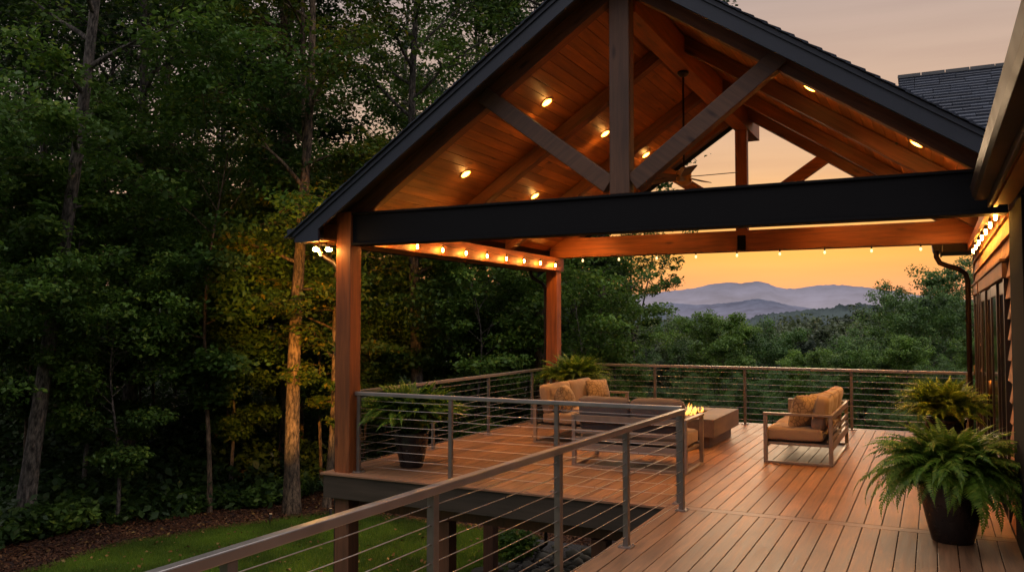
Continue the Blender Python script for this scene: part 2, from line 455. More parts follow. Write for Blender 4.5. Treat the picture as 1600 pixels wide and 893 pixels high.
# recessed lights
LIGHTS = ((-5.62,9.86), (-4.39,9.80), (-5.62,12.08), (-4.37,11.90), (-5.50,14.1), (-4.34,13.83), (-1.19,9.90), (-.12,10.0), (-1.18,12.0), (-.12,12.0), (-1.18,14.0), (-.12,14.0))
for (x, y) in LIGHTS:
    s = -1 if x < XC else 1; dx = abs(x-XC); u = dx/CA
    c = Vector((x, y, 5.633-K*dx)); n = Vector((s*SA, 0, CA)); d = Vector((s*CA, 0, -SA)); yv = Vector((0,1,0))
    def ring(r0, r1, t0, t1):
        mb = MB(); vs = []; nn = 28
        for (r, t) in ((r0, t0), (r1, t0), (r1, t1), (r0, t1)):
            for k in range(nn):
                a = 2*PI*k/nn; vs.append(c + (d*math.cos(a)+yv*math.sin(a))*r + n*t)
        fs = []
        for q in range(4):
            q2 = (q+1) % 4
            for k in range(nn):
                k2 = (k+1) % nn; fs.append((q*nn+k, q*nn+k2, q2*nn+k2, q2*nn+k))
        return mb.add(vs, fs)
    dl = pb(ring(.072, .092, -.012, -.001), 'downlight', M['brass'], smooth=False)
    nn = 28; mb = MB(); rr_ = [(.071, -.004), (.064, .010), (.045, .019), (.020, .023)]
    mb.add([c + (d*math.cos(2*PI*k/nn)+yv*math.sin(2*PI*k/nn))*r_ - n*t_ for r_, t_ in rr_ for k in range(nn)],
           [(q*nn+k, q*nn+(k+1)%nn, (q+1)*nn+(k+1)%nn, (q+1)*nn+k) for q in range(3) for k in range(nn)] + [tuple(3*nn+k for k in range(nn))])
    pb(mb, 'lens', M['down'], parent=dl, smooth=True)
    la = bpy.data.lights.new('downlight_beam', 'SPOT'); la.energy = 150; la.color = (1, .46, .13); la.spot_size = R(125); la.spot_blend = .8; la.shadow_soft_size = .07
    lo = bpy.data.objects.new('downlight_beam', la); col.objects.link(lo); lo.location = c - n*.04
    lo.rotation_euler = (0, -s*SL*.35, 0)
    la = bpy.data.lights.new('downlight_spill', 'POINT'); la.energy = 2.2; la.color = (1, .45, .10); la.shadow_soft_size = .03
    lo = bpy.data.objects.new('downlight_spill', la); col.objects.link(lo); lo.location = c - n*.065

# ------------------------------------------------------------------ security flood light
fl = thing('security_light', 'twin-head security flood light glowing under the left eave corner', 'light', (-6.78, 8.32, 2.83))
MB().box(-.05, .05, -.03, .03, -.03, 0).build('base_plate', M['bronze'], fl, bevel=.004)
for (dx, dz) in ((-.10, -.075), (.10, -.085)):
    MB().tube([(0, 0, -.03), (dx*.6, 0, -.045), (dx, -.01, dz+.02)], .009, 6).build('arm', M['bronze'], fl, smooth=True)
    h = MB().lathe([(.012, .055), (.03, .045), (.042, .0)], (dx, 0, dz), 18).build('lamp_head', M['bronze'], fl, smooth=True)
    MB().lathe([(.002, .035), (.028, .025), (.042, 0), (.040, -.014), (.022, -.026), (.002, -.029)], (dx, -.012, dz-.008), 18).build('lamp', M['flood'], h, smooth=True)

# ------------------------------------------------------------------ string lights
def string_lights(name, label, bulbs, hooks, m, r=.021, drop=.075):
    t = thing(name, label, 'string lights', hooks[0], group='string lights hung under the pavilion roof')
    o0 = Vector(hooks[0])
    mb = MB()
    pts = []
    for i in range(len(hooks)-1):
        a, b = Vector(hooks[i]), Vector(hooks[i+1])
        for q in range(8):
            f = q/8; p = a.lerp(b, f); p.z -= .035*4*f*(1-f); pts.append(p-o0)
    pts.append(Vector(hooks[-1])-o0)
    mb.tube(pts, .004, 6).build('cable', M['socket'], t)
    for p in bulbs:
        p = Vector(p) - o0
        sk = MB().tube([p+Vector((0,0,drop)), p+Vector((0,0,.05))], .003, 5)
        sk.lathe([(.008, .055), (.013, .05), (.013, .012), (.008, .01)], tuple(p), 10)
        so = sk.build('socket', M['socket'], t, smooth=False)
        MB().lathe([(.008, .012), (.012, .004), (r, -.018), (r*.92, -.032), (.008, -.044), (.002, -.045)], tuple(p), 12).build('bulb', m, so, smooth=True)
def line(a, b, n):
    a, b = Vector(a), Vector(b); return [tuple(a.lerp(b, i/(n-1))) for i in range(n)]
bl = line((-6.30, 9.05, 2.88), (-6.30, 14.45, 2.91), 9)
string_lights('string_lights', 'lit string lights sagging along the left side beam', bl, [(-6.345, 8.65, 2.985)] + [(x, y, z+.075) for x, y, z in bl] + [(-6.345, 14.7, 3.0)], M['bulb'], .0125)
bf = line((-5.85, 14.70, 3.0), (-.15, 14.70, 3.0), 9)
string_lights('string_lights', 'small dim bulbs strung along the far beam against the sunset', bf, [(-6.33, 14.72, 3.06)] + [(x, y, z+.075) for x, y, z in bf] + [(.48, 14.72, 3.07)], M['bulbfar'], .02)
bw = line((.515, 8.60, 2.79), (.515, 13.2, 2.83), 7)
string_lights('string_lights', 'lit string lights running along the top of the shingled house wall', bw, [(.56, 8.40, 2.90)] + [(x, y, z+.075) for x, y, z in bw] + [(.56, 14.6, 2.93)], M['bulbwall'], .012)

# ------------------------------------------------------------------ ceiling fan
fan = thing('ceiling_fan', 'brass and dark wood ceiling fan on a long rod under the ridge', 'ceiling fan', (XC, 11.0, 5.178))
MB().lathe([(.075, 0), (.075, -.03), (.05, -.06), (.02, -.075)], (0,0,0), 24).build('canopy', M['fanmetal'], fan, smooth=True)
MB().tube([(0,0,-.07), (0,0,-1.30)], .014, 12).build('rod', M['fanmetal'], fan, smooth=True)
MB().lathe([(.02, -1.28), (.05, -1.295), (.055, -1.33), (.10, -1.335), (.10, -1.45), (.105, -1.455), (.105, -1.49), (.05, -1.525), (.01, -1.53)], (0,0,0), 28).build('motor', M['brass'], fan, bevel=.003)
for k in range(5):
    a = R(5 + 72*k); ca, sa = math.cos(a), math.sin(a)
    mb = MB(); vs = []
    for (r, w, z) in ((.09, .04, 0), (.22, .065, .0), (.66, .075, .012), (.70, .05, .014)):
        for t in (-.004, .004):
            for q in (-1, 1):
                x, y = r, q*w; zz = -1.41 + z + t + q*w*.2
                vs.append((x*ca-y*sa, x*sa+y*ca, zz))
    fs = [(0,1,3,2), (12,14,15,13)]
    for i in range(3):
        b = i*4; fs += [(b, b+4, b+5, b+1), (b+2, b+3, b+7, b+6), (b, b+2, b+6, b+4), (b+1, b+5, b+7, b+3)]
    mb.add(vs, fs).build('blade', M['fanblade'], fan)

# ------------------------------------------------------------------ decks
def boards_y(mb, x0, x1, y0, y1, pitch=.1505, gap=.007, th=.024, joints=True):
    n = int(round((x1-x0)/pitch)); p = (x1-x0)/n
    for i in range(n):
        a = x0+i*p+gap/2; b = x0+(i+1)*p-gap/2
        y = y0
        while y < y1-.01:
            y2 = y1 if (not joints or y1-y < 5.0) else y + rnd.uniform(2.4, 4.8)
            mb.box(a, b, y, y2-(.003 if y2 < y1 else 0), -th, 0)
            y = y2
YS0, YS1 = 8.275, 8.415   # seam board
covered = thing('deck', 'wide covered composite deck with the seating on dark rim boards', 'deck', (-3, 12, 0))
def dbuild(mb, name, m, root, off, bevel=0, label=None):
    o = mb.build(name, m, None, False, bevel); o.data.transform(Matrix.Translation(-Vector(off))); o.parent = root
    if label: o['label'] = label
    return o
D1 = (-3, 12, 0)
mb = MB(); boards_y(mb, -6.60, .60, YS1+.006, 15.62)
dbuild(mb, 'decking', M['deck'], covered, D1, .003)
dbuild(MB().box(-6.76, -2.42, YS0, YS1, -.024, 0), 'border_board', M['deckx'], covered, D1, .003)
dbuild(MB().box(-6.76, -6.606, YS1+.006, 15.62, -.024, 0), 'border_board', M['deck'], covered, D1, .003)
dbuild(MB().box(-6.76, .60, 15.626, 15.77, -.024, 0), 'border_board', M['deckx'], covered, D1, .003)
dbuild(MB().box(-6.73, -2.4, YS0+.03, YS0+.075, -.30, -.026), 'rim_board', M['rim'], covered, D1, .004)
dbuild(MB().box(-2.4, .6, YS0+.03, YS0+.075, -.30, -.026), 'rim_board', M['rim'], covered, D1, .004)
dbuild(MB().box(-6.73, -6.685, YS0+.078, 15.70, -.30, -.026), 'rim_board', M['rim'], covered, D1, .004)
dbuild(MB().box(-6.73, .6, 15.703, 15.745, -.30, -.026), 'rim_board', M['rim'], covered, D1, .004)
jm = MB()
x = -6.2
while x < .5:
    jm.box(x, x+.04, YS0+.08, 15.69, -.27, -.03); x += .41
dbuild(jm, 'joists', M['under'], covered, D1)
dbuild(MB().box(-6.6, .5, 8.75, 8.9, -.52, -.275).box(-6.6, .5, 12.0, 12.15, -.52, -.275), 'girder', M['under'], covered, D1, .005)
for (x, y) in ((-5.28, 8.82), (-4.15, 12.07), (-3.95, 10.5), (-6.4, 12.07), (-2.3, 12.07), (-3.3, 8.82)):
    dbuild(MB().box(x-.09, x+.09, y-.09, y+.09, -3.1, -.53 if y != 10.5 else -.28), 'support_post', M['under'], covered, D1, .005)
walk = thing('deck', 'narrow uncovered composite walkway in the foreground leading to the covered deck', 'deck', (-1, 4, 0))
D2 = (-1, 4, 0)
mb = MB(); boards_y(mb, -2.26, .60, -1.5, YS0-.006, joints=False)
dbuild(mb, 'decking', M['deck'], walk, D2, .003)
dbuild(MB().box(-2.413, .60, YS0, YS1, -.024, 0), 'border_board', M['deckx'], walk, D2, .003)
dbuild(MB().box(-2.42, -2.266, -1.5, YS0-.006, -.024, 0), 'border_board', M['deck'], walk, D2, .003)
dbuild(MB().box(-2.40, -2.355, -1.5, YS0+.02, -.30, -.026), 'rim_board', M['rim'], walk, D2, .004)
jm = MB()
y = -1.3
while y < 8.2:
    jm.box(-2.35, .58, y, y+.04, -.27, -.03); y += .41
dbuild(jm, 'joists', M['under'], walk, D2)
for y in (.5, 3.6, 6.7):
    dbuild(MB().box(-2.2, -2.02, y-.09, y+.09, -3.1, -.275), 'support_post', M['under'], walk, D2, .005)

# ------------------------------------------------------------------ cable railings
RT = .985
def railing(label, a, b, posts, ncab=9, caps=(0, 0), pw=.052, RT=RT):
    a, b = Vector((*a, 0)), Vector((*b, 0)); d = (b-a).normalized(); nrm = Vector((-d.y, d.x, 0))
    t = thing('cable_railing', label, 'railing', a, group='steel cable railings round the deck')
    rz = math.atan2(d.y, d.x); t.rotation_euler = (0, 0, rz); Ln = (b-a).length
    MB().box(-caps[0], Ln+caps[1], -.027, .027, RT-.048, RT).build('top_rail', M['steel'], t, bevel=.006)
    for p in posts:
        pm = MB().box(p-pw/2, p+pw/2, -pw/2+.004, pw/2-.004, .012, RT-.049)
        for k in range(ncab):
            z = .085 + k*(RT-.05-.085-.055)/(ncab-1)
            for sgn in (-1, 1):
                pm.tube([(p+sgn*(pw/2-.002), 0, z), (p+sgn*(pw/2+.014), 0, z)], .006, 6)
        po = pm.build('post', M['poststeel'], t, bevel=.002)
        fl_ = MB().box(p-.06, p+.06, -.055, .055, .001, .011)
        for i in (-1, 1):
            for j in (-1, 1): fl_.lathe([(.009, .011), (.009, .018), (.003, .021)], (p+i*.044, j*.040, 0), 8)
        fl_.build('base_plate', M['steel'], po)
    for k in range(ncab):
        z = .085 + k*(RT-.05-.085-.055)/(ncab-1)
        pts = []
        for i in range(len(posts)-1):
            if i == 0: pts.append((posts[0], 0, z))
            for q in (.5, 1.0):
                x = posts[i]*(1-q)+posts[i+1]*q
                pts.append((x, 0, z - (.004 if q == .5 else 0)))
        MB().tube(pts, .0033, 6).build('cable', M['cable'], t, smooth=True)
    return t
Ya = (-2.50, .2); Yb = (-2.235, 8.215)
LN = math.hypot(Yb[0]-Ya[0], Yb[1]-Ya[1])
railing('long foreground railing running down the left edge of the walkway', Ya, Yb, [LN-x for x in (8.0, 6.95, 5.78, 4.38, 2.83, 1.525, .0)], caps=(0, .04))
railing('middle railing along the near edge of the covered deck', (-6.395, 8.50), (-2.34, 8.50), [.05, 1.36, 2.70, 4.055], caps=(0, .03), pw=.046)
railing('left side railing between the two timber posts', (-6.50, 8.625), (-6.50, 14.735), [.06, 1.85, 3.55, 5.22, 6.05], pw=.046)
railing('far railing in front of the valley view', (-6.50, 15.55), (.58, 15.55), [.03, 1.77, 3.44, 5.23, 6.98], pw=.046, RT=1.03)

# ------------------------------------------------------------------ house
hs = thing('house', 'shingle sided house with dark patio doors at the right edge', 'house', (3, 8, 0))
H0 = Matrix.Translation((-3, -8, 0))
def hb(mb, name, m, bevel=0, smooth=False, parent=None, label=None):
    o = mb.build(name, m, None, smooth, bevel); o.data.transform(H0); o.parent = parent or hs
    if label: o['label'] = label
    return o
WX = .645
hb(MB().box(WX, 9, -3, 15.55, -3.2, 3.22), 'wall_core', M['soffit'])
doors = [(9.15, 13.45, 4), (14.05, 15.3, 2)]
mb = MB(); e = .185; z = .02; row = 0
while z < 3.15:
    y = -1.0
    while y < 15.58:
        w = rnd.uniform(.13, .30); y2 = min(15.6, y+w)
        hit = any(d0-.10 < y2 and y < d1+.10 and z < 2.36 for d0, d1, _ in doors)
        if not hit and y > 8.36:
            j = rnd.uniform(-.004, .004); zt = min(z+e+.02, 3.2)
            mb.add([(WX,y+.002,z+j),(WX-.042,y+.002,z+j),(WX-.006,y+.002,zt),(WX,y+.002,zt),
                    (WX,y2-.002,z+j),(WX-.042,y2-.002,z+j),(WX-.006,y2-.002,zt),(WX,y2-.002,zt)],
                   [(0,1,2,3),(7,6,5,4),(0,4,5,1),(1,5,6,2),(2,6,7,3),(3,7,4,0)])
        y = y2
    z += e; row += 1
hb(mb, 'wall', M['siding'])
hb(MB().box(WX-.045, WX-.002, 15.56, 15.66, 0, 3.05), 'corner_board', M['trim'], .004)
for (d0, d1, n) in doors:
    dr = hb(MB().box(WX-.05, WX-.004, d0-.09, d0-.001, 0, 2.25).box(WX-.05, WX-.004, d1+.001, d1+.09, 0, 2.25), 'patio_door', M['doorframe'], .004, label='wide bank of bronze patio doors nearest the camera' if n == 4 else 'narrower pair of doors at the far end of the wall')
    hb(MB().box(WX-.065, WX-.004, d0-.13, d1+.13, 2.253, 2.40).box(WX-.085, WX-.004, d0-.15, d1+.15, 2.403, 2.43), 'head_trim', M['trimy'], .004, parent=dr)
    w = (d1-d0)/n
    for i in range(n):
        a, b_ = d0+i*w+.006, d0+(i+1)*w-.006; xo = WX-.042 if i % 2 else WX-.02
        p = MB().box(xo, xo+.035, a, a+.10, .02, 2.24).box(xo, xo+.035, b_-.10, b_, .02, 2.24).box(xo+.001, xo+.034, a+.101, b_-.101, .02, .20).box(xo+.001, xo+.034, a+.101, b_-.101, 2.12, 2.24)
        pf = hb(p, 'door_panel', M['doorframe'], .004, parent=dr)
        # glass sits inside each frame
        g = MB().box(xo+.012, xo+.02, a+.10, b_-.10, .2, 2.12)
        o = hb(g, 'pane', M['glass'], parent=dr)
        if i in (1, 2) : hb(MB().tube([(xo-.03, (b_-.05 if i == 1 else a+.05), 1.0), (xo-.03, (b_-.05 if i == 1 else a+.05), 1.16)], .009, 8), 'handle', M['brass'], parent=dr, smooth=True)
# near eave with gutter
gp = [(.30, 2.985), (.315, 2.90), (.335, 2.865), (.425, 2.865), (.425, 2.877), (.345, 2.877), (.328, 2.905), (.314, 2.985)]
hb(MB().prism(gp, 'y', -3, 8.06), 'gutter', M['bronze'], .003, label='bronze gutter of the near eave overhead')
hb(MB().prism([(.30, 2.985), (.315, 2.90), (.335, 2.865), (.425, 2.865), (.425, 2.985)], 'y', 8.062, 8.075), 'gutter_cap', M['bronze'])
hb(MB().box(.428, .45, -3, 8.07, 2.80, 3.0), 'eave_fascia', M['soffit'], .003)
hb(MB().box(.452, .60, -3, 8.07, 2.82, 2.84).box(.47, .50, -3, 8.07, 2.80, 2.818), 'soffit', M['ceil'])
hb(MB().prism([(.36, 2.99), (6.4, 6.0), (12, 3.2), (12, 3.1), (6.4, 5.9), (.45, 3.0)], 'y', -3, 8.07), 'roof', M['shingle'], label='roof above the near eave')
# cross gable roof seen over the pavilion
mb = MB(); rs = .5
RY, RZ, GX = 13.0, 5.28, -.36
nrow = 34; ey = .15
for i in range(nrow):
    y1 = RY - i*ey*.894; y0 = y1 - ey*.894 - .02
    z1 = RZ - (RY-y1)*rs; z0 = RZ - (RY-y0)*rs
    xv = max(GX, XC + (5.73-z0)/K)
    if y0 < 8.35: break
    x = xv
    while x < 9:
        x2 = min(9, x + rnd.choice((.2, .3, .42))); t = rnd.uniform(0, .007)
        mb.add([(x,y1,z1+.006),(x2-.006,y1,z1+.006),(x2-.006,y0,z0+.028+t),(x,y0,z0+.028+t),(x,y1,z1-.01),(x2-.006,y1,z1-.01),(x2-.006,y0,z0),(x,y0,z0)],
               [(0,1,2,3),(7,6,5,4),(0,3,7,4),(1,5,6,2),(3,2,6,7),(0,4,5,1)])
        x = x2
mb.add([(GX,RY,RZ-.03),(9,RY,RZ-.03),(9,8.4,RZ-.03-4.6*rs),(1.0,8.4,RZ-.03-4.6*rs),(.9,9.6,RZ-.03-3.4*rs),(GX,10.75,RZ-.03-2.25*rs)], [(0,1,2,3,4,5)])
mb.add([(GX,RY,RZ-.0),(9,RY,RZ),(9,16.2,RZ-3.2*rs),(1.2,16.2,RZ-3.2*rs),(GX,15.35,RZ-2.35*rs)], [(0,4,3,2,1)])
hb(mb, 'roof', M['shingle'], label='slate blue shingled cross gable seen over the pavilion roof')
mb = MB(); x = GX-.02
while x < 9:
    mb.prism([(RY-.16, RZ-.045), (RY, RZ+.045), (RY+.16, RZ-.045), (RY, RZ+.02)], 'x', x, x+.29); x += .3
hb(mb, 'ridge_cap', M['black'])
hb(MB().prism([(RY, RZ-.04), (10.6, RZ-.04-2.4*rs), (10.6, RZ-.2-2.4*rs), (RY, RZ-.2)], 'x', GX+.01, GX+.04).prism([(RY, RZ-.2), (11.0, RZ-1.2), (15, RZ-1.2)], 'x', GX+.06, GX+.09), 'gable_end', M['fascia'])
# far eave
hb(MB().box(.16, .60, 15.40, 16.3, 2.97, 2.99).box(.13, .158, 15.38, 16.3, 2.95, 3.13).box(.16, .598, 15.38, 15.398, 2.972, 3.13), 'far_eave', M['soffit'])
hb(MB().prism([(.0, 3.12), (.015, 3.04), (.035, 3.0), (.127, 3.0), (.127, 3.12)], 'y', 15.36, 16.3), 'gutter', M['bronze'], label='gutter end of the far eave')
xs, y = .07, 15.45
pts = [(xs, y, 3.0), (xs, y, 2.90), (xs+.05, y, 2.80), (xs+.16, y+.02, 2.75), (xs+.32, y+.06, 2.70), (xs+.42, y+.09, 2.62), (xs+.45, y+.10, 2.5), (xs+.45, y+.10, 0.02)]
hb(MB().tube(pts, .042, 12), 'downspout', M['bronze'], smooth=True)
hb(MB().prism([(.1, 3.14), (.1, 3.17), (6.4, 6.4), (6.4, 6.3)], 'y', 15.42, 16.3), 'roof', M['shingle'], label='rear eave roof strip')
# ------------------------------------------------------------------ furniture
def cushion(cx, cy, cz, hx, hy, hz, r=.05, puff=.10, rot=None, thin=2, n=12, wr=.006, seed=0):
    """rounded, slightly puffed cushion"""
    bm = bmesh.new(); bmesh.ops.create_cube(bm, size=2)
    bmesh.ops.subdivide_edges(bm, edges=bm.edges[:], cuts=n, use_grid_fill=True)
    h = [hx, hy, hz]
    for v in bm.verts:
        c = [v.co[i]*h[i] for i in range(3)]
        q = [max(-(h[i]-r), min(h[i]-r, c[i])) for i in range(3)]
        d = Vector([c[i]-q[i] for i in range(3)])
        if d.length > 1e-6: d = d.normalized()*r
        p = Vector(q) + d
        o = [i for i in range(3) if i != thin]
        a, b = v.co[o[0]], v.co[o[1]]
        p[thin] *= 1 + puff*(1-a*a)*(1-b*b) - puff*.55*(a*a*b*b)
        for i in o: p[i] *= 1 - .02*(1-v.co[thin]**2)*0
        nz = noise.noise_vector(Vector((p.x*5+seed, p.y*5, p.z*5)))
        p += nz*wr
        v.co = p
    M4 = Matrix.Translation((cx, cy, cz))
    if rot: M4 = M4 @ rot
    bmesh.ops.transform(bm, matrix=M4, verts=bm.verts)
    return bm
def bmobj(bm, name, m, parent, smooth=True):
    me = bpy.data.meshes.new(name); bm.to_mesh(me); bm.free(); return link(name, me, m, parent, smooth)
def RX(a): return Matrix.Rotation(a, 4, 'X')
def RY_(a): return Matrix.Rotation(a, 4, 'Y')
def RZ_(a): return Matrix.Rotation(a, 4, 'Z')

def sofa(label, loc, rz, W, ncush, D=.86, cover='tan'):
    """faces local +y, back at y=0, x along its length"""
    t = thing('outdoor_sofa', label, 'sofa', loc, rz, group='outdoor sofas round the fire table')
    T = .05; ah = .655
    for s in (0, 1):
        x0 = s*(W-T); x1 = x0+T
        MB().box(x0, x1, 0, D, .001, .03).box(x0, x1, 0, T, .031, ah-.033).box(x0, x1, D-T, D, .031, ah-.033).box(x0-.004, x1+.004, -.004, D+.004, ah-.032, ah).build('arm_frame', M['sofa'], t, bevel=.004)
    a, b = T+.001, W-T-.001
    MB().box(a, b, .0, .035, .20, .30).box(a, b, D-.045, D-.01, .20, .30).box(a, b, .04, D-.05, .235, .27).build('seat_frame', M['sofa'], t, bevel=.003)
    MB().box(a, b, .0, .035, .575, .652).box(a, b, .003, .03, .42, .47).box(a, b, .003, .03, .335, .375).box(W/2-.03, W/2+.03, -.002, .036, .31, .572).build('back_frame', M['sofa'], t, bevel=.003)
    MB().box(a, b, .0, .03, .001, .028).build('floor_bar', M['sofa'], t, bevel=.003)
    iw = (b-a)/ncush
    for i in range(ncush):
        cx = a+iw*(i+.5)
        bmobj(cushion(cx, .12+.36, .375, iw/2-.006, .355, .085, .04, .10, seed=i*3+W), 'seat_cushion', M['tan'], t)
        bmobj(cushion(cx, .165, .655, iw/2-.008, .085, .225, .06, .22, RX(R(10)), thin=1, seed=i*5+W*2, wr=.014), 'back_cushion', M[cover], t)
    return t
sofa('tan cushioned sofa facing left, nearest the house wall', (-1.165, 11.47, 0), R(90), 2.20, 3)
sofa('sofa with grey back turned to the camera just behind the railing', (-4.19, 10.12, 0), 0, 1.50, 2, cover='grey')
sofa('tan cushioned sofa facing right, beside the far left fern', (-5.50, 13.75, 0), R(-90), 2.0, 2)

def pillow(label, loc, rot, s=.23):
    bm = cushion(0, 0, 0, s, .10, s, .045, .55, None, thin=1, n=14, wr=.012, seed=loc[0]*7)
    for v in bm.verts:   # pinch the edges, keep the corners out
        a, b = abs(v.co.x)/s, abs(v.co.z)/s
        v.co.y *= 1 - .55*max(a, b)**3
        f = 1 - .07*(1-min(a, b)**2)*max(a, b)**4
        v.co.x *= f; v.co.z *= f
    bmesh.ops.transform(bm, matrix=rot, verts=bm.verts)
    me = bpy.data.meshes.new('throw_pillow'); bm.to_mesh(me); bm.free()
    o = link('throw_pillow', me, M['pattern'], None, True); o.location = loc
    tag(o, label, 'pillow', 'patterned throw pillows on the sofas'); return o
pillow('patterned pillow leaning at the near end of the tan sofa by the house wall', (-1.55, 11.80, .66), RZ_(R(62)) @ RX(R(16)))
pillow('patterned pillow tucked behind another one on the tan sofa by the house wall', (-1.44, 12.08, .67), RZ_(R(72)) @ RX(R(14)), .22)
pillow('patterned pillow at the near end of the left sofa, next to the fern', (-5.10, 12.05, .66), RZ_(R(-75)) @ RX(R(14)), .21)
pillow('wide patterned pillow at the far end of the left sofa', (-5.07, 13.42, .66), RZ_(R(-118)) @ RX(R(18)), .22)

# ------------------------------------------------------------------ fire table
ft = thing('fire_pit_table', 'rectangular taupe fire table with flames between the sofas', 'fire table', (-3.38, 13.1, 0))
hx, hy = .53, .86
MB().box(-hx, -.15, -hy, hy, .17, .43).box(.15, hx, -hy, hy, .17, .43).box(-.149, .149, -hy, -.42, .17, .43).box(-.149, .149, .42, hy, .17, .43).build('top_slab', M['fire'], ft, bevel=.006)
MB().box(-hx+.10, hx-.10, -hy+.12, hy-.12, .0, .168).build('base', M['firedark'], ft, bevel=.004)
MB().box(-.148, .148, -.419, .419, .30, .36).build('burner_tray', M['matteblack'], ft)
lm = MB(); bmr = bmesh.new()
for i in range(150):
    x, y = rnd.uniform(-.135, .135), rnd.uniform(-.40, .40); s = rnd.uniform(.014, .032)
    r = bmesh.ops.create_icosphere(bmr, subdivisions=1, radius=s, matrix=Matrix.Translation((x, y, .36+s*.5+rnd.uniform(0, .03))) @ Matrix.Rotation(rnd.uniform(0, 6), 4, 'X') @ Matrix.Diagonal((1, rnd.uniform(.6, 1), rnd.uniform(.6, 1), 1)))
o = bmobj(bmr, 'lava_rocks', M['lava'], ft, False); o['kind'] = 'stuff'
def flamemat():
    m = bpy.data.materials.new('gas_flame'); m.use_nodes = True; nt = m.node_tree; nt.nodes.clear()
    tc = N(nt, 'ShaderNodeTexCoord'); sp = N(nt, 'ShaderNodeSeparateXYZ'); L(nt, tc.outputs['Object'], sp.inputs[0])
    mr = N(nt, 'ShaderNodeMapRange'); mr.inputs[1].default_value = .38; mr.inputs[2].default_value = .68; L(nt, sp.outputs[2], mr.inputs[0])
    r = ramp(nt, mr.outputs[0], [(0, (1,.34,.05)), (.35, (1,.48,.10)), (.75, (1,.24,.03)), (1, (.9,.12,.01))])
    r2 = ramp(nt, mr.outputs[0], [(0, (.6,)*3), (.3, (1,)*3), (1, (.22,)*3)])
    ml = N(nt, 'ShaderNodeMath', operation='MULTIPLY'); ml.inputs[1].default_value = 3.2; L(nt, r2.outputs[0], ml.inputs[0])
    e = N(nt, 'ShaderNodeEmission'); L(nt, r.outputs[0], e.inputs[0]); L(nt, ml.outputs[0], e.inputs[1])
    lw = N(nt, 'ShaderNodeLayerWeight'); lw.inputs[0].default_value = .35
    tr = N(nt, 'ShaderNodeBsdfTransparent')
    mx = N(nt, 'ShaderNodeMixShader'); L(nt, lw.outputs['Facing'], mx.inputs[0]); L(nt, e.outputs[0], mx.inputs[1]); L(nt, tr.outputs[0], mx.inputs[2])
    o = N(nt, 'ShaderNodeOutputMaterial'); L(nt, mx.outputs[0], o.inputs[0]); return m
FM = flamemat()
fm = MB()
for i in range(17):
    y = -.38+.76*(i+.5)/17 + rnd.uniform(-.02, .02); x = rnd.uniform(-.07, .07); h = rnd.uniform(.05, .19)*(1.15-abs(y)*1.2); r = rnd.uniform(.012, .026)
    px = rnd.uniform(0, 6); pts = []; rs_ = []
    for k in range(9):
        f = k/8
        pts.append((x + .035*f*math.sin(px+f*4), y + .045*f*math.cos(px*1.7+f*3.4), .37+h*f)); rs_.append(max(.0012, r*(.6+1.7*f)*(1-f)**.9))
    fm.tube(pts, rs_, 8)
fm.build('flame', FM, ft, smooth=True)

# ------------------------------------------------------------------ ferns in pots
FERN = leafmat('fern_frond_green', (.105,.21,.028), (.20,.34,.045), (.33,.41,.08), trans=.4, rough=.45, patch=.2, patchscale=3)
def fern_mesh(seed, R0, z0, nf=120, lift=0, droop=1.0, pairs=42):
    g = np.random.default_rng(seed); out = []
    for i in range(nf):
        az = i*2.399 + g.uniform(-.5, .5)
        el = g.uniform(.0, 1)                     # 0 outer and drooping, 1 inner and upright
        Ln = R0*(1.45 - .36*el)*g.uniform(.68, 1.14)
        up = math.radians(min(88, 38 + lift + (50-lift*.6)*el + g.uniform(-9, 9)))
        t = np.linspace(0, 1, pairs)
        # arching path: pitch falls along the frond
        pit = up - (droop*(2.45-1.25*el)*(t**1.35)) * g.uniform(.8, 1.15)
        ds = Ln/(pairs-1)
        rr = np.concatenate([[0], np.cumsum(np.cos(pit[:-1])*ds)]) + .05*g.uniform(0, 1.6)
        zz = np.concatenate([[0], np.cumsum(np.sin(pit[:-1])*ds)])
        tw = g.uniform(-.35, .35); azs = az + tw*t
        cx = rr*np.cos(azs); cy = rr*np.sin(azs); cz = z0 + zz
        P = np.stack([cx, cy, cz], -1)
        Tn = np.gradient(P, axis=0); Tn /= np.linalg.norm(Tn, axis=1)[:, None]
        side = np.stack([-np.sin(azs), np.cos(azs), np.zeros_like(azs)], -1)
        side = side + .28*g.uniform(-1, 1)*np.array([0, 0, 1])
        nrm = np.cross(Tn, side); nrm /= np.linalg.norm(nrm, axis=1)[:, None]
        wl = R0*.17*np.sin(np.pi*np.clip(t*.93+.07, 0, 1))**.55*(1-t**4)*g.uniform(.85, 1.15)
        lw = ds*.6
        for sgn in (-1, 1):
            j = g.normal(0, .12, (pairs, 1))
            d = side*sgn*(1-.1) + Tn*.35 - nrm*(.12*np.sign(nrm[:, 2:3])) + nrm*j
            d /= np.linalg.norm(d, axis=1)[:, None]
            a = P; tip = P + d*wl[:, None] - np.array([0, 0, 1])*wl[:, None]*.18
            mid = P + d*wl[:, None]*.45
            q = np.stack([a - Tn*lw*.25, mid - Tn*lw*1.0, tip, mid + Tn*lw*1.0], 1)
            out.append(q[2:].reshape(-1, 3))
        # midrib as a thin ribbon
        rib = np.stack([P[:-1]-side[:-1]*.0022, P[1:]-side[1:]*.0018, P[1:]+side[1:]*.0018, P[:-1]+side[:-1]*.0022], 1)
        out.append(rib.reshape(-1, 3))
    return np.concatenate(out)
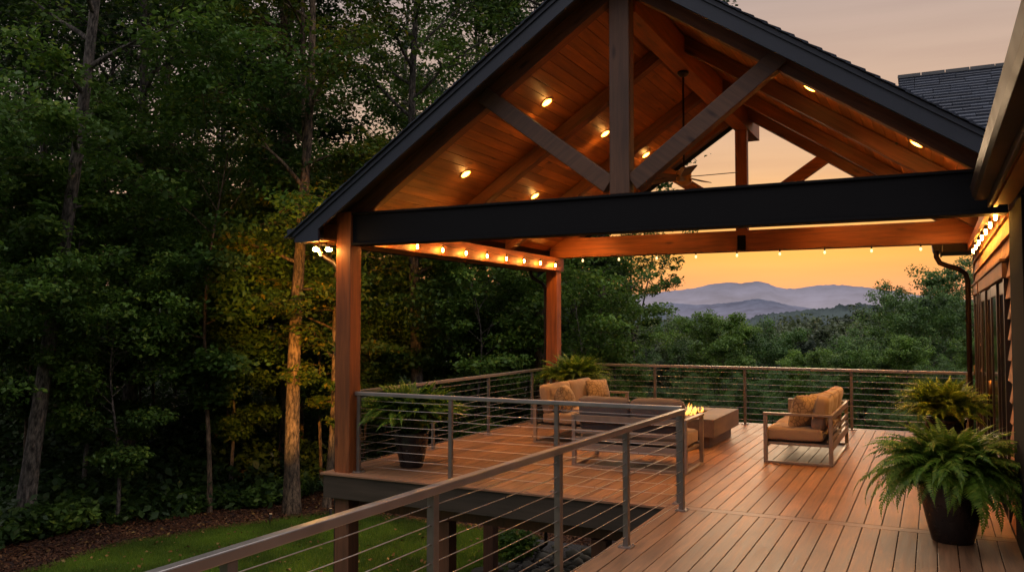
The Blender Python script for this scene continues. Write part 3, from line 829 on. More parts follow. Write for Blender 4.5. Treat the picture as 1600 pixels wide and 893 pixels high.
def potted_fern(label, loc, rpot, hpot, R0, seed, nf=120, lean=1.0, lift=0, rib=0, rz=0.):
    t = thing('potted_fern', label, 'potted fern', loc, rz, group='Boston ferns in dark pots on the deck')
    pr_ = [(rpot*.62, 0), (rpot*.66, .008), (rpot*.80, hpot*.30), (rpot*.93, hpot*.62), (rpot*.99, hpot*.86), (rpot*.97, hpot*.93), (rpot*1.03, hpot*.95), (rpot*1.03, hpot), (rpot*.93, hpot), (rpot*.90, hpot*.9), (rpot*.2, hpot*.89)]
    MB().lathe(pr_, (0,0,0), 48).build('pot', M['pot'], t, smooth=True, bevel=0)
    MB().lathe([(rpot*.895, hpot*.90), (rpot*.5, hpot*.93), (.01, hpot*.94)], (0,0,0), 24).build('soil', M['soil'], t, smooth=True)
    me = np_mesh('fronds', fern_mesh(seed, R0, hpot*.95, nf, lift, lean), 4, FERN)
    o = bpy.data.objects.new('fronds', me); col.objects.link(o); o.parent = t
    return t
potted_fern('large fern in a tall black pot standing nearest the camera on the seam', (.115, 8.10, 0), .245, .48, .60, 3, 330, 1.05)
potted_fern('fern half hidden behind the large one, by the house wall', (.12, 12.1, 0), .24, .62, .54, 5, 300, .85, lift=8)
potted_fern('fern in a dark pot just inside the near left timber post', (-5.98, 9.12, 0), .215, .44, .62, 8, 480, .78, lift=20)
potted_fern('fern at the far left corner behind the sofa cushions', (-5.95, 14.5, 0), .22, .66, .60, 13, 260, .8, lift=14)
# ------------------------------------------------------------------ land
def sst(a, b, x):
    t = np.clip((x-a)/(b-a), 0, 1); return t*t*(3-2*t)
def nz2(x, y, s, seed=0):
    return (np.sin(x/s+seed)*np.cos(y/s*1.3+seed*2) + .5*np.sin(x/s*2.3+y/s*1.7+seed*3) + .25*np.cos(x/s*4.1-y/s*3.7+seed))/1.75
def G(x, y):
    x = np.asarray(x, float); y = np.asarray(y, float)
    base = -2.6 + .05*nz2(x, y, 3.1)
    lift = .115*np.clip(-x-15.5, 0, 60) * (1 - .45*sst(10, 60, y)*sst(-60, -20, x))
    r = np.clip(y-20, 0, 400); s = sst(-20, -3, x + .42*np.clip(y-20, 0, 5000))
    drop = (16*sst(0, 75, r) + .0*r)*s
    d = np.sqrt(x*x+y*y)
    far = 26*sst(95, 420, d)*s
    return base + lift*(1-.0*s) - drop - far + nz2(x, y, 17, 2)*sst(25, 60, d)*1.2
def g1(x, y): return float(G(x, y))
def groundmat():
    m, nt, b = newmat('ground_earth')
    co = coords(nt); n = N(nt, 'ShaderNodeTexNoise'); n.inputs['Scale'].default_value = 2.2; n.inputs['Detail'].default_value = 10; L(nt, co, n.inputs[0])
    r = ramp(nt, n.outputs[0], [(.3, (.006,.005,.003)), (.55, (.014,.010,.006)), (.7, (.012,.015,.006))])
    L(nt, r.outputs[0], b.inputs['Base Color']); b.inputs['Roughness'].default_value = .95; bump(nt, b, n.outputs[0], .8, .08); return m
xs = np.concatenate([np.linspace(-2500, -110, 14), np.linspace(-100, 60, 161), np.linspace(70, 2500, 16)])
ys = np.concatenate([np.linspace(-300, -24, 8), np.linspace(-20, 120, 141), np.linspace(130, 3200, 30)])
gr = grid_mesh('ground', xs, ys, G, groundmat()); gr['kind'] = 'structure'

# lawn between the woods' mulch edge and the deck
LLY = [-6, 9.8, 11.0, 11.9, 13.3, 14.2, 14.9, 15.7]
LLX = [-14.2, -14.3, -14.45, -14.35, -13.75, -13.3, -13.0, -12.4]
def lawn_left(y): return float(np.interp(y, LLY, LLX)) + .06*math.sin(y*3.1)
def lawn_far(x): return 15.9 + .25*math.sin(x*1.3) - .05*(x+9)
def strip(name, poly_fn, m, dz, nx=60, ny=60):
    pass
def quadsheet(name, xa, xb, y0, y1, n, k, m, dz):
    """sheet following the ground: rows along y, xa(y)..xb(y)"""
    ys_ = np.linspace(y0, y1, n); vs = []
    for y in ys_:
        a, b = xa(y), xb(y)
        for i in range(k):
            x = a+(b-a)*i/(k-1); vs.append((x, y, g1(x, y)+dz))
    fs = [(j*k+i, j*k+i+1, (j+1)*k+i+1, (j+1)*k+i) for j in range(n-1) for i in range(k-1)]
    return MB().add(vs, fs).build(name, m, None, True, fix=False)
def lawnmat():
    m, nt, b = newmat('lawn_turf')
    co = coords(nt); n = N(nt, 'ShaderNodeTexNoise'); n.inputs['Scale'].default_value = 1.1; n.inputs['Detail'].default_value = 9; L(nt, co, n.inputs[0])
    r = ramp(nt, n.outputs[0], [(.3, (.04,.08,.014)), (.7, (.08,.13,.022))])
    L(nt, r.outputs[0], b.inputs['Base Color']); b.inputs['Roughness'].default_value = .9; return m
def under(y): return -7.3 + .25*math.sin(y*1.1)
lw = quadsheet('lawn', lambda y: lawn_left(y), lambda y: -4.2 if y < 9.5 else under(y)+.5, -6, 16.0, 90, 24, lawnmat(), .02); lw['kind'] = 'structure'
mulchm = plain('bark_mulch', (.075,.030,.016), .95, var=.6, scale=14, bmp=1, dist=.04)
mb_ = quadsheet('mulch_bed', lambda y: lawn_left(y)-1.75-.3*math.sin(y*.9), lambda y: lawn_left(y)+.06, -6, 20.5, 90, 12, mulchm, .035); mb_['kind'] = 'structure'
mb_ = quadsheet('mulch_bed', lambda y: lawn_left(y)-.0, lambda y: -3.0, 15.85, 19.5, 14, 20, mulchm, .03); mb_['kind'] = 'structure'
gvm = plain('river_gravel', (.10,.09,.08), .85, var=.5, scale=20, bmp=1, dist=.03)
gv = quadsheet('gravel_bed', under, lambda y: .4, 8.9, 15.8, 40, 20, gvm, .045); gv['kind'] = 'structure'

g = np.random.default_rng(11)
# grass blades
def blades(n, area, hmin, hmax, w):
    x, y = area(n); z = G(x, y)+.018; m_ = len(x)
    h = g.uniform(hmin, hmax, m_); a = g.uniform(0, 6.283, m_); ln = g.uniform(0, .5, m_)*h; ta = g.uniform(0, 6.283, m_)
    dx = np.cos(a)*w/2; dy = np.sin(a)*w/2
    v = np.zeros((m_, 3, 3)); v[:, 0] = np.stack([x-dx, y-dy, z], -1); v[:, 1] = np.stack([x+dx, y+dy, z], -1); v[:, 2] = np.stack([x+np.cos(ta)*ln, y+np.sin(ta)*ln, z+h], -1)
    return v.reshape(-1, 3)
def lawn_area(n):
    y = g.uniform(8.0, 16.0, n); x = g.uniform(-14.6, -4.5, n)
    ll = np.interp(y, LLY, LLX) + .06*np.sin(y*3.1); k = (x > ll-.08+g.normal(0, .08, n)) & (x < np.where(y < 9.5, -4.4, -7.0+.25*np.sin(y*1.1)))
    return x[k], y[k]
GRM = leafmat('grass_blade_green', (0.109, 0.205, 0.029), (0.168, 0.288, 0.043), (0.288, 0.360, 0.072), trans=.35, rough=.5, patch=.3, patchscale=.8)
me = np_mesh('grass', blades(400000, lawn_area, .03, .085, .009), 3, GRM)
o = bpy.data.objects.new('grass', me); col.objects.link(o); tag(o, 'mown green grass of the lawn below the deck', 'grass', kind='stuff')
# mulch chips
def chips(n, fx, s0, s1, dz):
    x, y = fx(n); m_ = len(x); z = G(x, y)+dz+g.uniform(0, .02, m_)
    a = g.uniform(0, 6.283, m_); s = g.uniform(s0, s1, m_); w = s*g.uniform(.2, .45, m_); t = g.normal(0, .35, m_)
    u = np.stack([np.cos(a), np.sin(a), t], -1)*s[:, None]/2; v = np.stack([-np.sin(a), np.cos(a), g.normal(0, .35, m_)], -1)*w[:, None]/2
    c = np.stack([x, y, z], -1)
    return np.stack([c-u-v, c+u-v, c+u+v, c-u+v], 1).reshape(-1, 3)
def mulch_area(n):
    y = g.uniform(7, 20.5, n); x = g.uniform(-17.5, -6, n); ll = np.interp(y, LLY, LLX)
    k = ((x < ll+.08) & (x > ll-1.9)) | ((y > 15.8) & (y < 19.5))
    return x[k], y[k]
CH = leafmat('bark_chip_brown', (.06,.022,.010), (.12,.05,.026), (.20,.11,.06), trans=.0, rough=.9, patch=.2)
me = np_mesh('mulch_chips', chips(90000, mulch_area, .03, .09, .04), 4, CH)
o = bpy.data.objects.new('mulch_chips', me); col.objects.link(o); tag(o, 'reddish bark mulch along the edge of the woods', 'mulch', kind='stuff')
# river rocks
bmr = bmesh.new()
for i in range(900):
    y = rnd.uniform(9.0, 15.6); x = rnd.uniform(-7.2, -2.0)
    s = rnd.uniform(.04, .13) if rnd.random() < .9 else rnd.uniform(.13, .22)
    bmesh.ops.create_icosphere(bmr, subdivisions=1, radius=s, matrix=Matrix.Translation((x, y, g1(x, y)+.04+s*.25)) @ Matrix.Rotation(rnd.uniform(0, 6), 4, 'Z') @ Matrix.Diagonal((1, rnd.uniform(.6, 1), rnd.uniform(.4, .7), 1)))
me = bpy.data.meshes.new('river_rocks'); bmr.to_mesh(me); bmr.free()
RM = leafmat('river_rock_grey', (.07,.06,.055), (.16,.14,.12), (.26,.23,.2), trans=0, rough=.8)
o = link('river_rocks', me, RM, None, True); tag(o, 'grey river rocks spread in the bed under the deck', 'rocks', kind='stuff')

# ------------------------------------------------------------------ trees
def leaves(c, nrm_bias, n, s, g, flat=.5):
    """n leaf quads around centres c (n,3)"""
    nv = g.normal(0, 1, (n, 3))*flat + nrm_bias; nv /= np.linalg.norm(nv, axis=1)[:, None]
    r = g.normal(0, 1, (n, 3)); u = np.cross(nv, r); u /= np.linalg.norm(u, axis=1)[:, None]; v = np.cross(nv, u)
    sz = s*g.uniform(.6, 1.3, n)[:, None]
    tip = c + u*sz*.62; base = c - u*sz*.5; w = sz*.36
    fold = nv*sz*.10
    return np.stack([base, c - u*sz*.02 + v*w + fold, tip - nv*sz*.08, c - u*sz*.02 - v*w + fold], 1).reshape(-1, 3)
def tree_parts(seed, H, Rc, zc, nl, leaf=.13, trunk_r=.2, lean=.0, layered=.4, fork=None, nlimb=26, crown_top=1.0, irregular=.35, clus=.55, trunkwob=.35, leandir=0.):
    g = np.random.default_rng(seed); rr = random.Random(seed)
    mb = MB()
    # trunk path
    n = 14; pts = []; ph = rr.uniform(0, 6)
    for i in range(n):
        f = i/(n-1); w = trunkwob*f
        pts.append(Vector((math.cos(leandir)*lean*f*f*H*.5 + w*math.sin(ph+f*5), math.sin(leandir)*lean*f*f*H*.5 + w*.7*math.cos(ph*1.3+f*4), f*H*.96)))
    rad = [trunk_r*((1-.86*(i/(n-1)))) * (1.0+ (.3*(1-i/1.0) if i < 1 else 0)) for i in range(n)]
    pts.insert(1, pts[0].lerp(pts[1], .25)); rad.insert(1, trunk_r*1.12)
    pts[0].z -= .3; rad[0] *= 1.15
    mb.tube(pts, rad, 12)
    def at(f):
        f = max(0, min(.999, f)); z = f*H*.96
        for i in range(len(pts)-1):
            if pts[i].z <= z <= pts[i+1].z:
                q = (z-pts[i].z)/(pts[i+1].z-pts[i].z); return pts[i].lerp(pts[i+1], q), rad[i]*(1-q)+rad[i+1]*q
        return pts[-1].copy(), rad[-1]
    cents = []
    paths = []
    if fork:   # (height fraction, azimuth, lean)
        f0, az, ln = fork; p0, r0 = at(f0); fp = [p0]; fr = [r0*.8]
        for k in range(1, 10):
            q = k/9; fp.append(p0 + Vector((math.cos(az)*ln*q**.8, math.sin(az)*ln*q**.8, (H*(1-f0))*q*.9))); fr.append(r0*.8*(1-.85*q))
        mb.tube(fp, fr, 10)
    for i in range(nlimb):
        q = (i+.5)/nlimb; f = zc/H + (1-zc/H)*q**.9
        p0, r0 = at(f)
        if fork and f > fork[0] and i % 2:
            k = (f-fork[0])/(1-fork[0])*8.5; a_, b_ = fp[int(k)], fp[min(9, int(k)+1)]; p0 = a_.lerp(b_, k-int(k)); r0 = fr[int(k)]
        az = i*2.4 + rr.uniform(-.5, .5)
        prof = math.sin(PI*min(1, .22+.78*(1-q)**.75))**.8
        ln = Rc*prof*rr.uniform(1-irregular, 1+irregular*.6)
        up = R(rr.uniform(5, 30) + 42*q)
        path = []; rr_ = []
        m = 6; d = Vector((math.cos(az)*math.cos(up), math.sin(az)*math.cos(up), math.sin(up))); p = p0.copy()
        br = min(r0*.6, .02+ln*.022)
        for k in range(m):
            path.append(p.copy()); rr_.append(max(.006, br*(1-k/m)))
            d = (d + Vector((rr.uniform(-.22,.22), rr.uniform(-.22,.22), rr.uniform(-.20,.12)))).normalized(); p += d*ln/(m-1)
        mb.tube(path, rr_, 5, cap=False)
        for k in range(2, m):
            cents.append((path[k], (.45+.55*k/m)))
            for _ in range(3):
                a2 = az + rr.uniform(-1.5, 1.5); l2 = ln*rr.uniform(.18, .48)
                e = path[k] + Vector((math.cos(a2)*l2, math.sin(a2)*l2, rr.uniform(-.15, .32)*l2))
                mb.tube([path[k], path[k].lerp(e, .5)+Vector((0,0,.06*l2)), e], [rr_[k]*.55+.003, rr_[k]*.35+.002, .004], 4, cap=False)
                cents.append((e, .8+rr.random()*.3))
    C = np.array([tuple(c[0]) for c in cents]); W = np.array([c[1] for c in cents])
    # drop some clusters so that gaps open in the crown
    keep = g.random(len(C)) > irregular*.35; C = C[keep]; W = W[keep]
    per = g.multinomial(nl, W/W.sum()); idx = np.repeat(np.arange(len(C)), per)
    n = len(idx); rad_ = (clus*Rc/4*g.uniform(.6, 1.35, len(C)))[idx][:, None]
    dirs = g.normal(0, 1, (n, 3)); dirs /= np.linalg.norm(dirs, axis=1)[:, None]
    off = dirs*rad_*(g.random((n, 1))**.45); off[:, 2] *= (1-layered)*.9
    tilt = (off/np.maximum(rad_, .01))*.5
    c = C[idx] + off
    L_ = leaves(c, np.array([0, 0, 1.0])*(.5+layered) + tilt, n, leaf, g, .55)
    return mb, L_
TREEV = {}
def variant(key, leafm, barkm, **kw):
    mb, lv = tree_parts(**kw)
    t = bpy.data.meshes.new('trunk'); t.from_pydata(mb.v, [], mb.f); t.materials.append(barkm); t.polygons.foreach_set('use_smooth', [True]*len(t.polygons))
    c = np_mesh('crown', lv, 4, leafm)
    TREEV[key] = (t, c)
BK1 = barkmat('grey_tree_bark', (.12,.10,.085)); BK2 = barkmat('pale_tree_bark', (.14,.092,.055)); BK3 = barkmat('dark_tree_bark', (.12,.095,.078))
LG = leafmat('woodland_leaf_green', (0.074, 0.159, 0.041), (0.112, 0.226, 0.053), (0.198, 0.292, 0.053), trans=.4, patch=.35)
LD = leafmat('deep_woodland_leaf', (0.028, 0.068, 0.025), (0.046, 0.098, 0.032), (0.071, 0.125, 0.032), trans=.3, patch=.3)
LY = leafmat('turning_yellow_leaf', (.08,.16,.022), (.15,.20,.028), (.34,.26,.03), trans=.45, patch=.3, patchscale=.35)
LB = leafmat('bright_valley_leaf', (0.111, 0.221, 0.066), (0.166, 0.309, 0.078), (0.243, 0.376, 0.088), trans=.35, patch=.35, patchscale=.6)
LV = leafmat('valley_leaf_green', (0.072, 0.158, 0.066), (0.106, 0.217, 0.081), (0.153, 0.255, 0.081), trans=.3, patch=.4, patchscale=.45)
LH = leafmat('far_valley_leaf', (0.076, 0.114, 0.084), (0.092, 0.134, 0.092), (0.118, 0.151, 0.097), trans=.3, patch=.35, patchscale=.3)

variant('edge_a', LG, BK1, seed=1, H=21, Rc=4.6, zc=3.2, nl=23000, irregular=.5, leaf=.13, trunk_r=.21, layered=.38, nlimb=34, lean=.05, leandir=0.8, clus=.62)
variant('leaning', LG, BK1, seed=31, H=22, Rc=3.6, zc=4.4, nl=17000, leaf=.125, trunk_r=.175, layered=.45, nlimb=30, lean=.05, leandir=0.8, clus=.55, irregular=.5)
variant('edge_b', LG, BK1, seed=2, H=19, Rc=4.4, zc=3.2, nl=29000, irregular=.5, leaf=.13, trunk_r=.19, layered=.5, nlimb=32, clus=.62)
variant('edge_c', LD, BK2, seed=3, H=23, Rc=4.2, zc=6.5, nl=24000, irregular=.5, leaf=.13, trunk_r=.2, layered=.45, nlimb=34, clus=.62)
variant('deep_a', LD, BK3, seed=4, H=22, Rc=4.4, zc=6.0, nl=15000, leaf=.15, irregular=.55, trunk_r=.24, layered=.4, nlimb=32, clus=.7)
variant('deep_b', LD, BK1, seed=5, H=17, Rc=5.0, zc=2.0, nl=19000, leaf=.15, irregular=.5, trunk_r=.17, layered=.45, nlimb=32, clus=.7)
variant('lit', LY, BK2, seed=6, H=17, Rc=3.0, zc=2.9, nl=12000, irregular=.5, leaf=.12, trunk_r=.185, layered=.4, nlimb=24, fork=(.50, 2.2, 1.1), clus=.6, trunkwob=.42, lean=.03, leandir=.3)
variant('litsmall', LY, BK2, seed=7, H=8.8, Rc=2.3, zc=1.9, nl=8500, leaf=.115, trunk_r=.10, layered=.55, nlimb=20, fork=(.30, .2, .7), clus=.6, trunkwob=.25)
variant('under_a', LG, BK1, seed=8, H=6.5, Rc=2.6, zc=1.4, nl=20000, leaf=.12, trunk_r=.06, layered=.5, nlimb=20, clus=.75)
variant('under_b', LG, BK2, seed=9, H=9, Rc=3.0, zc=2.4, nl=20000, leaf=.12, trunk_r=.06, layered=.45, nlimb=22, clus=.7)
variant('val_a', LV, BK3, seed=10, H=13, Rc=4.3, zc=1.6, nl=44000, leaf=.17, trunk_r=.17, layered=.25, nlimb=34, clus=.62, irregular=.3)
variant('val_b', LB, BK3, seed=11, H=12, Rc=3.3, zc=1.2, nl=40000, leaf=.17, trunk_r=.15, layered=.25, nlimb=34, clus=.62, irregular=.25)
variant('val_c', LV, BK1, seed=12, H=15, Rc=4.8, zc=2.5, nl=48000, leaf=.18, trunk_r=.2, layered=.3, nlimb=36, clus=.58, irregular=.45)
variant('thin', LG, BK1, seed=13, H=15, Rc=2.6, zc=5.2, nl=9000, leaf=.15, trunk_r=.11, layered=.4, nlimb=24, fork=(.45, .5, 1.6), clus=.5, irregular=.5, trunkwob=.3)
variant('bright', LB, BK1, seed=23, H=12.5, Rc=3.2, zc=2.0, nl=26000, leaf=.12, trunk_r=.12, layered=.35, nlimb=30, clus=.55, irregular=.5)
variant('far_a', LH, BK3, seed=14, H=14, Rc=4.8, zc=1.5, nl=22000, leaf=.34, trunk_r=.2, layered=.2, nlimb=30, clus=.7, irregular=.3)
variant('far_b', LH, BK3, seed=15, H=15, Rc=4.0, zc=1.5, nl=20000, leaf=.34, trunk_r=.2, layered=.2, nlimb=30, clus=.7, irregular=.25)

TREES = []
def tree(name, key, x, y, s=1.0, rz=0., label='', cat='tree', group=None, sz=None, dz=0, tilt=None):
    t = thing(name, label, cat, (x, y, g1(x, y)+dz), rz, group)
    t.scale = (s, s, sz or s)
    if tilt: t.rotation_euler = (tilt[0], tilt[1], rz)
    tm, cm = TREEV[key]
    a = bpy.data.objects.new('trunk', tm); col.objects.link(a); a.parent = t
    b = bpy.data.objects.new('crown', cm); col.objects.link(b); b.parent = t
    TREES.append((x, y)); return t
def pol(az, d): a = R(az); return (math.sin(a)*d, math.cos(a)*d)

# the trees one can tell apart
tree('woodland_tree', 'leaning', -16.85, 11.2, 1.0, 0.35, 'tall grey-barked tree nearest the left edge, leaning right as it rises', tilt=(0, R(6), 0))
tree('woodland_tree', 'lit', -13.3, 15.3, 1.0, .3, 'forked tree lit golden by a ground light at the mulch edge', tilt=(0, R(.3), 0))
tree('woodland_tree', 'litsmall', -12.95, 16.1, 1.0, 1.2, 'slender yellow-leaved tree lit gold beside the forked one', tilt=(0, R(4), 0))
tree('woodland_tree', 'under_b', -14.95, 14.4, 1.05, .9, 'slim pale-stemmed tree at the mulch edge midway across the woods')
tree('woodland_tree', 'under_a', -17.7, 13.2, 1.0, 2.0, 'low sapling with spreading leaf sprays right of the leaning tree')
tree('woodland_tree', 'under_b', -15.3, 7.0, .85, 1.4, 'leafy sapling spreading in front of the leaning tree at the left edge')
tree('woodland_tree', 'bright', -10.3, 24.6, .95, 1.4, 'light green tree beside the far left timber post')
tree('woodland_tree', 'bright', -8.3, 23.6, .50, 4.4, 'lower light green tree under the slender open one')
tree('woodland_tree', 'edge_c', -10.2, 22.5, 1.1, 3.9, 'straight pale grey trunk seen between the two timber posts')
tree('woodland_tree', 'deep_a', -8.9, 23.5, 1.0, 1.1, 'dark trunked tree just right of the pale grey trunk')
tree('woodland_tree', 'thin', -8.5, 25.8, .62, 0.0, 'slender forked tree with open leaves against the orange sky')
tree('woodland_tree', 'thin', -10.3, 26.8, .9, 2.2, 'open leafy tree just right of the far left timber post')
tree('woodland_tree', 'edge_b', -12.6, 19.5, 1.0, 4.4, 'dense green tree behind the near left timber post')
tree('woodland_tree', 'edge_b', -19.0, 15.5, 1.05, 1.9, 'broad leafy tree behind the leaning left tree')
tree('woodland_tree', 'edge_c', -16.4, 18.6, 1.0, .5, 'tall pale-stemmed tree behind the slim stem of the mulch edge')
tree('woodland_tree', 'under_a', -11.0, 19.8, .9, 3.0, 'low leafy sapling seen under the front beam left of the pale trunk')
# rest of the woods
wr = random.Random(21); cnt = 0; tries = 0
keys = ['deep_a', 'deep_b', 'edge_c', 'edge_b', 'deep_a', 'edge_a']
while cnt < 21 and tries < 6000:
    tries += 1
    az = wr.uniform(-64, -19.5); d = 22 + 40*wr.random()**1.15
    x, y = pol(az, d)
    if az > -23 and d > 30: continue
    if x > -15.5 and y < 21: continue
    if any((x-a)**2+(y-b)**2 < (2.6+.03*d)**2 for a, b in TREES): continue
    k = keys[cnt % 6]; s = wr.uniform(.85, 1.2)*(.72 if az > -24 else 1)
    tree('woodland_tree', k, x, y, s, wr.uniform(0, 6.28), 'dark leafy tree crowded behind the front trees of the woods', group='trees standing deep in the woods')
    cnt += 1
# understory saplings
cnt = 0; tries = 0
while cnt < 44 and tries < 4000:
    tries += 1
    az = wr.uniform(-60, -21); d = wr.uniform(18.5, 34); x, y = pol(az, d)
    ll = lawn_left(y)
    if x > ll-1.5 and y < 19.8: continue
    if any((x-a)**2+(y-b)**2 < 1.7**2 for a, b in TREES): continue
    tree('sapling', ('under_a', 'under_b')[cnt % 2], x, y, wr.uniform(.55, .95), wr.uniform(0, 6.28), 'young leafy sapling filling the dark floor of the woods', group='saplings under the woodland trees', cat='sapling')
    cnt += 1
# valley trees beyond the far railing: azimuth, distance, top height, variant, label
VT = [
 (-16.4, 33, -.8, 'val_a', 'round dark tree left of the bright green crown beyond the railing'),
 (-13.4, 62, 2.5, 'val_c', 'tall twin-topped dark tree rising in the centre of the valley view'),
 (-12.4, 42, 2.3, 'val_b', 'bright green pointed tree in the middle of the valley view'),
 (-9.4, 50, 1.3, 'val_a', 'dark rounded tree right of the bright pointed one'),
 (-7.4, 40, .6, 'val_b', 'small bright tree low in front of the dark hill'),
 (-4.2, 52, 1.2, 'val_c', 'broad tree on the right of the valley below the ridge'),
 (-2.5, 40, .9, 'val_c', 'tall open-topped tree poking above the right hand canopy'),
 (-.2, 34, 2.8, 'val_a', 'thick green tree filling the view left of the downspout'),
 (1.0, 40, 4.4, 'val_c', 'tallest tree at the right, its top by the downspout'),
 (-.5, 46, 2.6, 'val_c', 'loose-crowned tree left of the tallest right hand tree'),
]
def vtree(az, d, top, key, label, group=None, name='valley_tree'):
    x, y = pol(az, d); z0 = g1(x, y); H = {'val_a': 14.2, 'val_b': 13, 'val_c': 16.8, 'far_a': 14, 'far_b': 15, 'under_a': 6.5, 'bright': 12.5}[key]*1.03
    s = (top-z0)/H
    return tree(name, key, x, y, s, wr.uniform(0, 6.28), label, group=group)
for v in VT: vtree(*v)
lab = 'leafy tree among the green canopy below the far railing'
for (az, d, top, key) in [(-20.5, 23, .2, 'bright'), (-18.6, 26, .5, 'val_b'), (-16.5, 24, -1.0, 'val_a'), (-14.4, 25, -.5, 'val_b'), (-12.0, 26, -1.4, 'val_c'), (-9.5, 25, -1.5, 'val_a'), (-7.2, 27, -1.3, 'val_c'), (-5.0, 25, -1.1, 'val_b'), (-2.8, 26, -.7, 'val_a'), (-.6, 25, -.2, 'val_c'), (1.4, 26, .6, 'val_a'),
      (-18.9, 36, .6, 'val_c'), (-15.0, 38, -.6, 'val_c'), (-10.8, 36, -.6, 'val_a'), (-5.8, 35, -.3, 'val_a'), (-4.0, 31, .9, 'val_b'), (-1.4, 30, 1.4, 'val_b'), (2.6, 32, 1.4, 'val_b'), (-8.6, 32, -1.0, 'val_a'), (-13.2, 31, -.9, 'val_a')]:
    vtree(az, d, top, key, lab, 'trees of the canopy beyond the far railing')
lab = 'hazy tree in the belt of woods below the mountains'
for i in range(46):
    az = -18.5 + 22*(i*.618 % 1); d = 62+70*((i*.37) % 1)
    x, y = pol(az, d)
    if any((x-a)**2+(y-b)**2 < 4.5**2 for a, b in TREES): continue
    side = max(0, (az+7)/9) 
    vtree(az, d, 1.1 - (132-d)*.014 + 1.6*min(1, side) - 1.4 + wr.uniform(-.8, .8) , ('far_a', 'far_b')[i % 2], lab, 'hazy trees in the valley')

# fallen leaves
gl = np.random.default_rng(44); nf = 900
yl = gl.uniform(8.5, 19, nf); xl = gl.uniform(-16.5, -7.4, nf)
zl = G(xl, yl)+.075
lv_ = leaves(np.stack([xl, yl, zl], -1), np.array([0, 0, 1.5]), nf, .075, gl, .5)
me = np_mesh('fallen_leaves', lv_, 4, leafmat('dry_fallen_leaf', (.12,.055,.02), (.25,.13,.04), (.38,.26,.10), trans=0, rough=.8))
o = bpy.data.objects.new('fallen_leaves', me); col.objects.link(o); tag(o, 'dry leaves scattered over the mulch and lawn', 'leaves', kind='stuff')
# brush over the floor of the woods
gb = np.random.default_rng(91); n_ = 9000
azb = np.radians(gb.uniform(-64, -19, n_)); db = gb.uniform(17.5, 60, n_); xb = np.sin(azb)*db; yb = np.cos(azb)*db
kb = (xb < np.interp(yb, LLY, LLX)-1.6) & ((yb > 19.6) | (xb < -14)); xb, yb = xb[kb], yb[kb]; n_ = len(xb); out = []
hb_ = gb.uniform(.25, 1.3, n_)*(.6+.4*np.clip((np.hypot(xb, yb)-18)/10, 0, 1.6))
for i in range(16):
    cc = gb.normal(0, 1, (n_, 3)); cc /= np.linalg.norm(cc, axis=1)[:, None]
    P_ = np.stack([xb + cc[:, 0]*hb_*.55, yb + cc[:, 1]*hb_*.55, G(xb, yb) + hb_*(.5+.5*cc[:, 2])], -1)
    out.append(leaves(P_, np.array([0, 0, .9])+cc*.4, n_, .19, gb, .6))
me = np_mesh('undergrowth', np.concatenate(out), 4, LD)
o = bpy.data.objects.new('undergrowth', me); col.objects.link(o); tag(o, 'dark brush covering the floor of the woods', 'undergrowth', kind='stuff')

# ground plants at the wood edge
def plant_mesh(seed, n, r, h, leaf):
    g = np.random.default_rng(seed)
    c = g.normal(0, 1, (n, 3)); c /= np.linalg.norm(c, axis=1)[:, None]; c *= (g.random((n, 1))**.4)*np.array([r, r, h*.5]); c[:, 2] += h*.5
    return leaves(c, np.array([0, 0, .8])+c*.4, n, leaf, g, .6)
PM = [np_mesh('foliage', plant_mesh(50+i, 700, .38, .5, .10), 4, m_) for i, m_ in enumerate((LG, LB, LG))]
pr2 = random.Random(5)
def stems(i):
    mb = MB()
    for k in range(9):
        a = pr2.uniform(0, 6.28); mb.tube([(0, 0, -.05), (math.cos(a)*.1, math.sin(a)*.1, .2), (math.cos(a)*.24, math.sin(a)*.24, .4)], [.008, .006, .003], 4)
    me = bpy.data.meshes.new('stems'); me.from_pydata(mb.v, [], mb.f); me.materials.append(BK3); return me
SM = [stems(i) for i in range(3)]
for i in range(46):
    y = 8 + 13*((i*.618) % 1); ll = lawn_left(y); x = ll - 1.75 - .8*abs(pr2.gauss(0, 1)) + .1
    t = thing('undergrowth_plant', 'small leafy plant along the shaded back of the mulch strip', 'plant', (x, y, g1(x, y)), pr2.uniform(0, 6), 'small plants behind the mulch strip')
    s = pr2.uniform(.6, 1.4); t.scale = (s, s, s*pr2.uniform(.7, 1.1))
    for nm, me in (('foliage', PM[i % 3]), ('stems', SM[i % 3])):
        o = bpy.data.objects.new(nm, me); col.objects.link(o); o.parent = t
for (x, y, s, lb) in ((-7.05, 14.3, 1.1, 'dark low shrub among the rocks under the deck'), (-8.4, 17.6, 1.3, 'round shrub on the mulch behind the lawn')):
    t = thing('shrub', lb, 'shrub', (x, y, g1(x, y)+.03), 0); t.scale = (s, s, s)
    for nm, me in (('foliage', PM[0]), ('stems', SM[0])):
        o = bpy.data.objects.new(nm, me); col.objects.link(o); o.parent = t
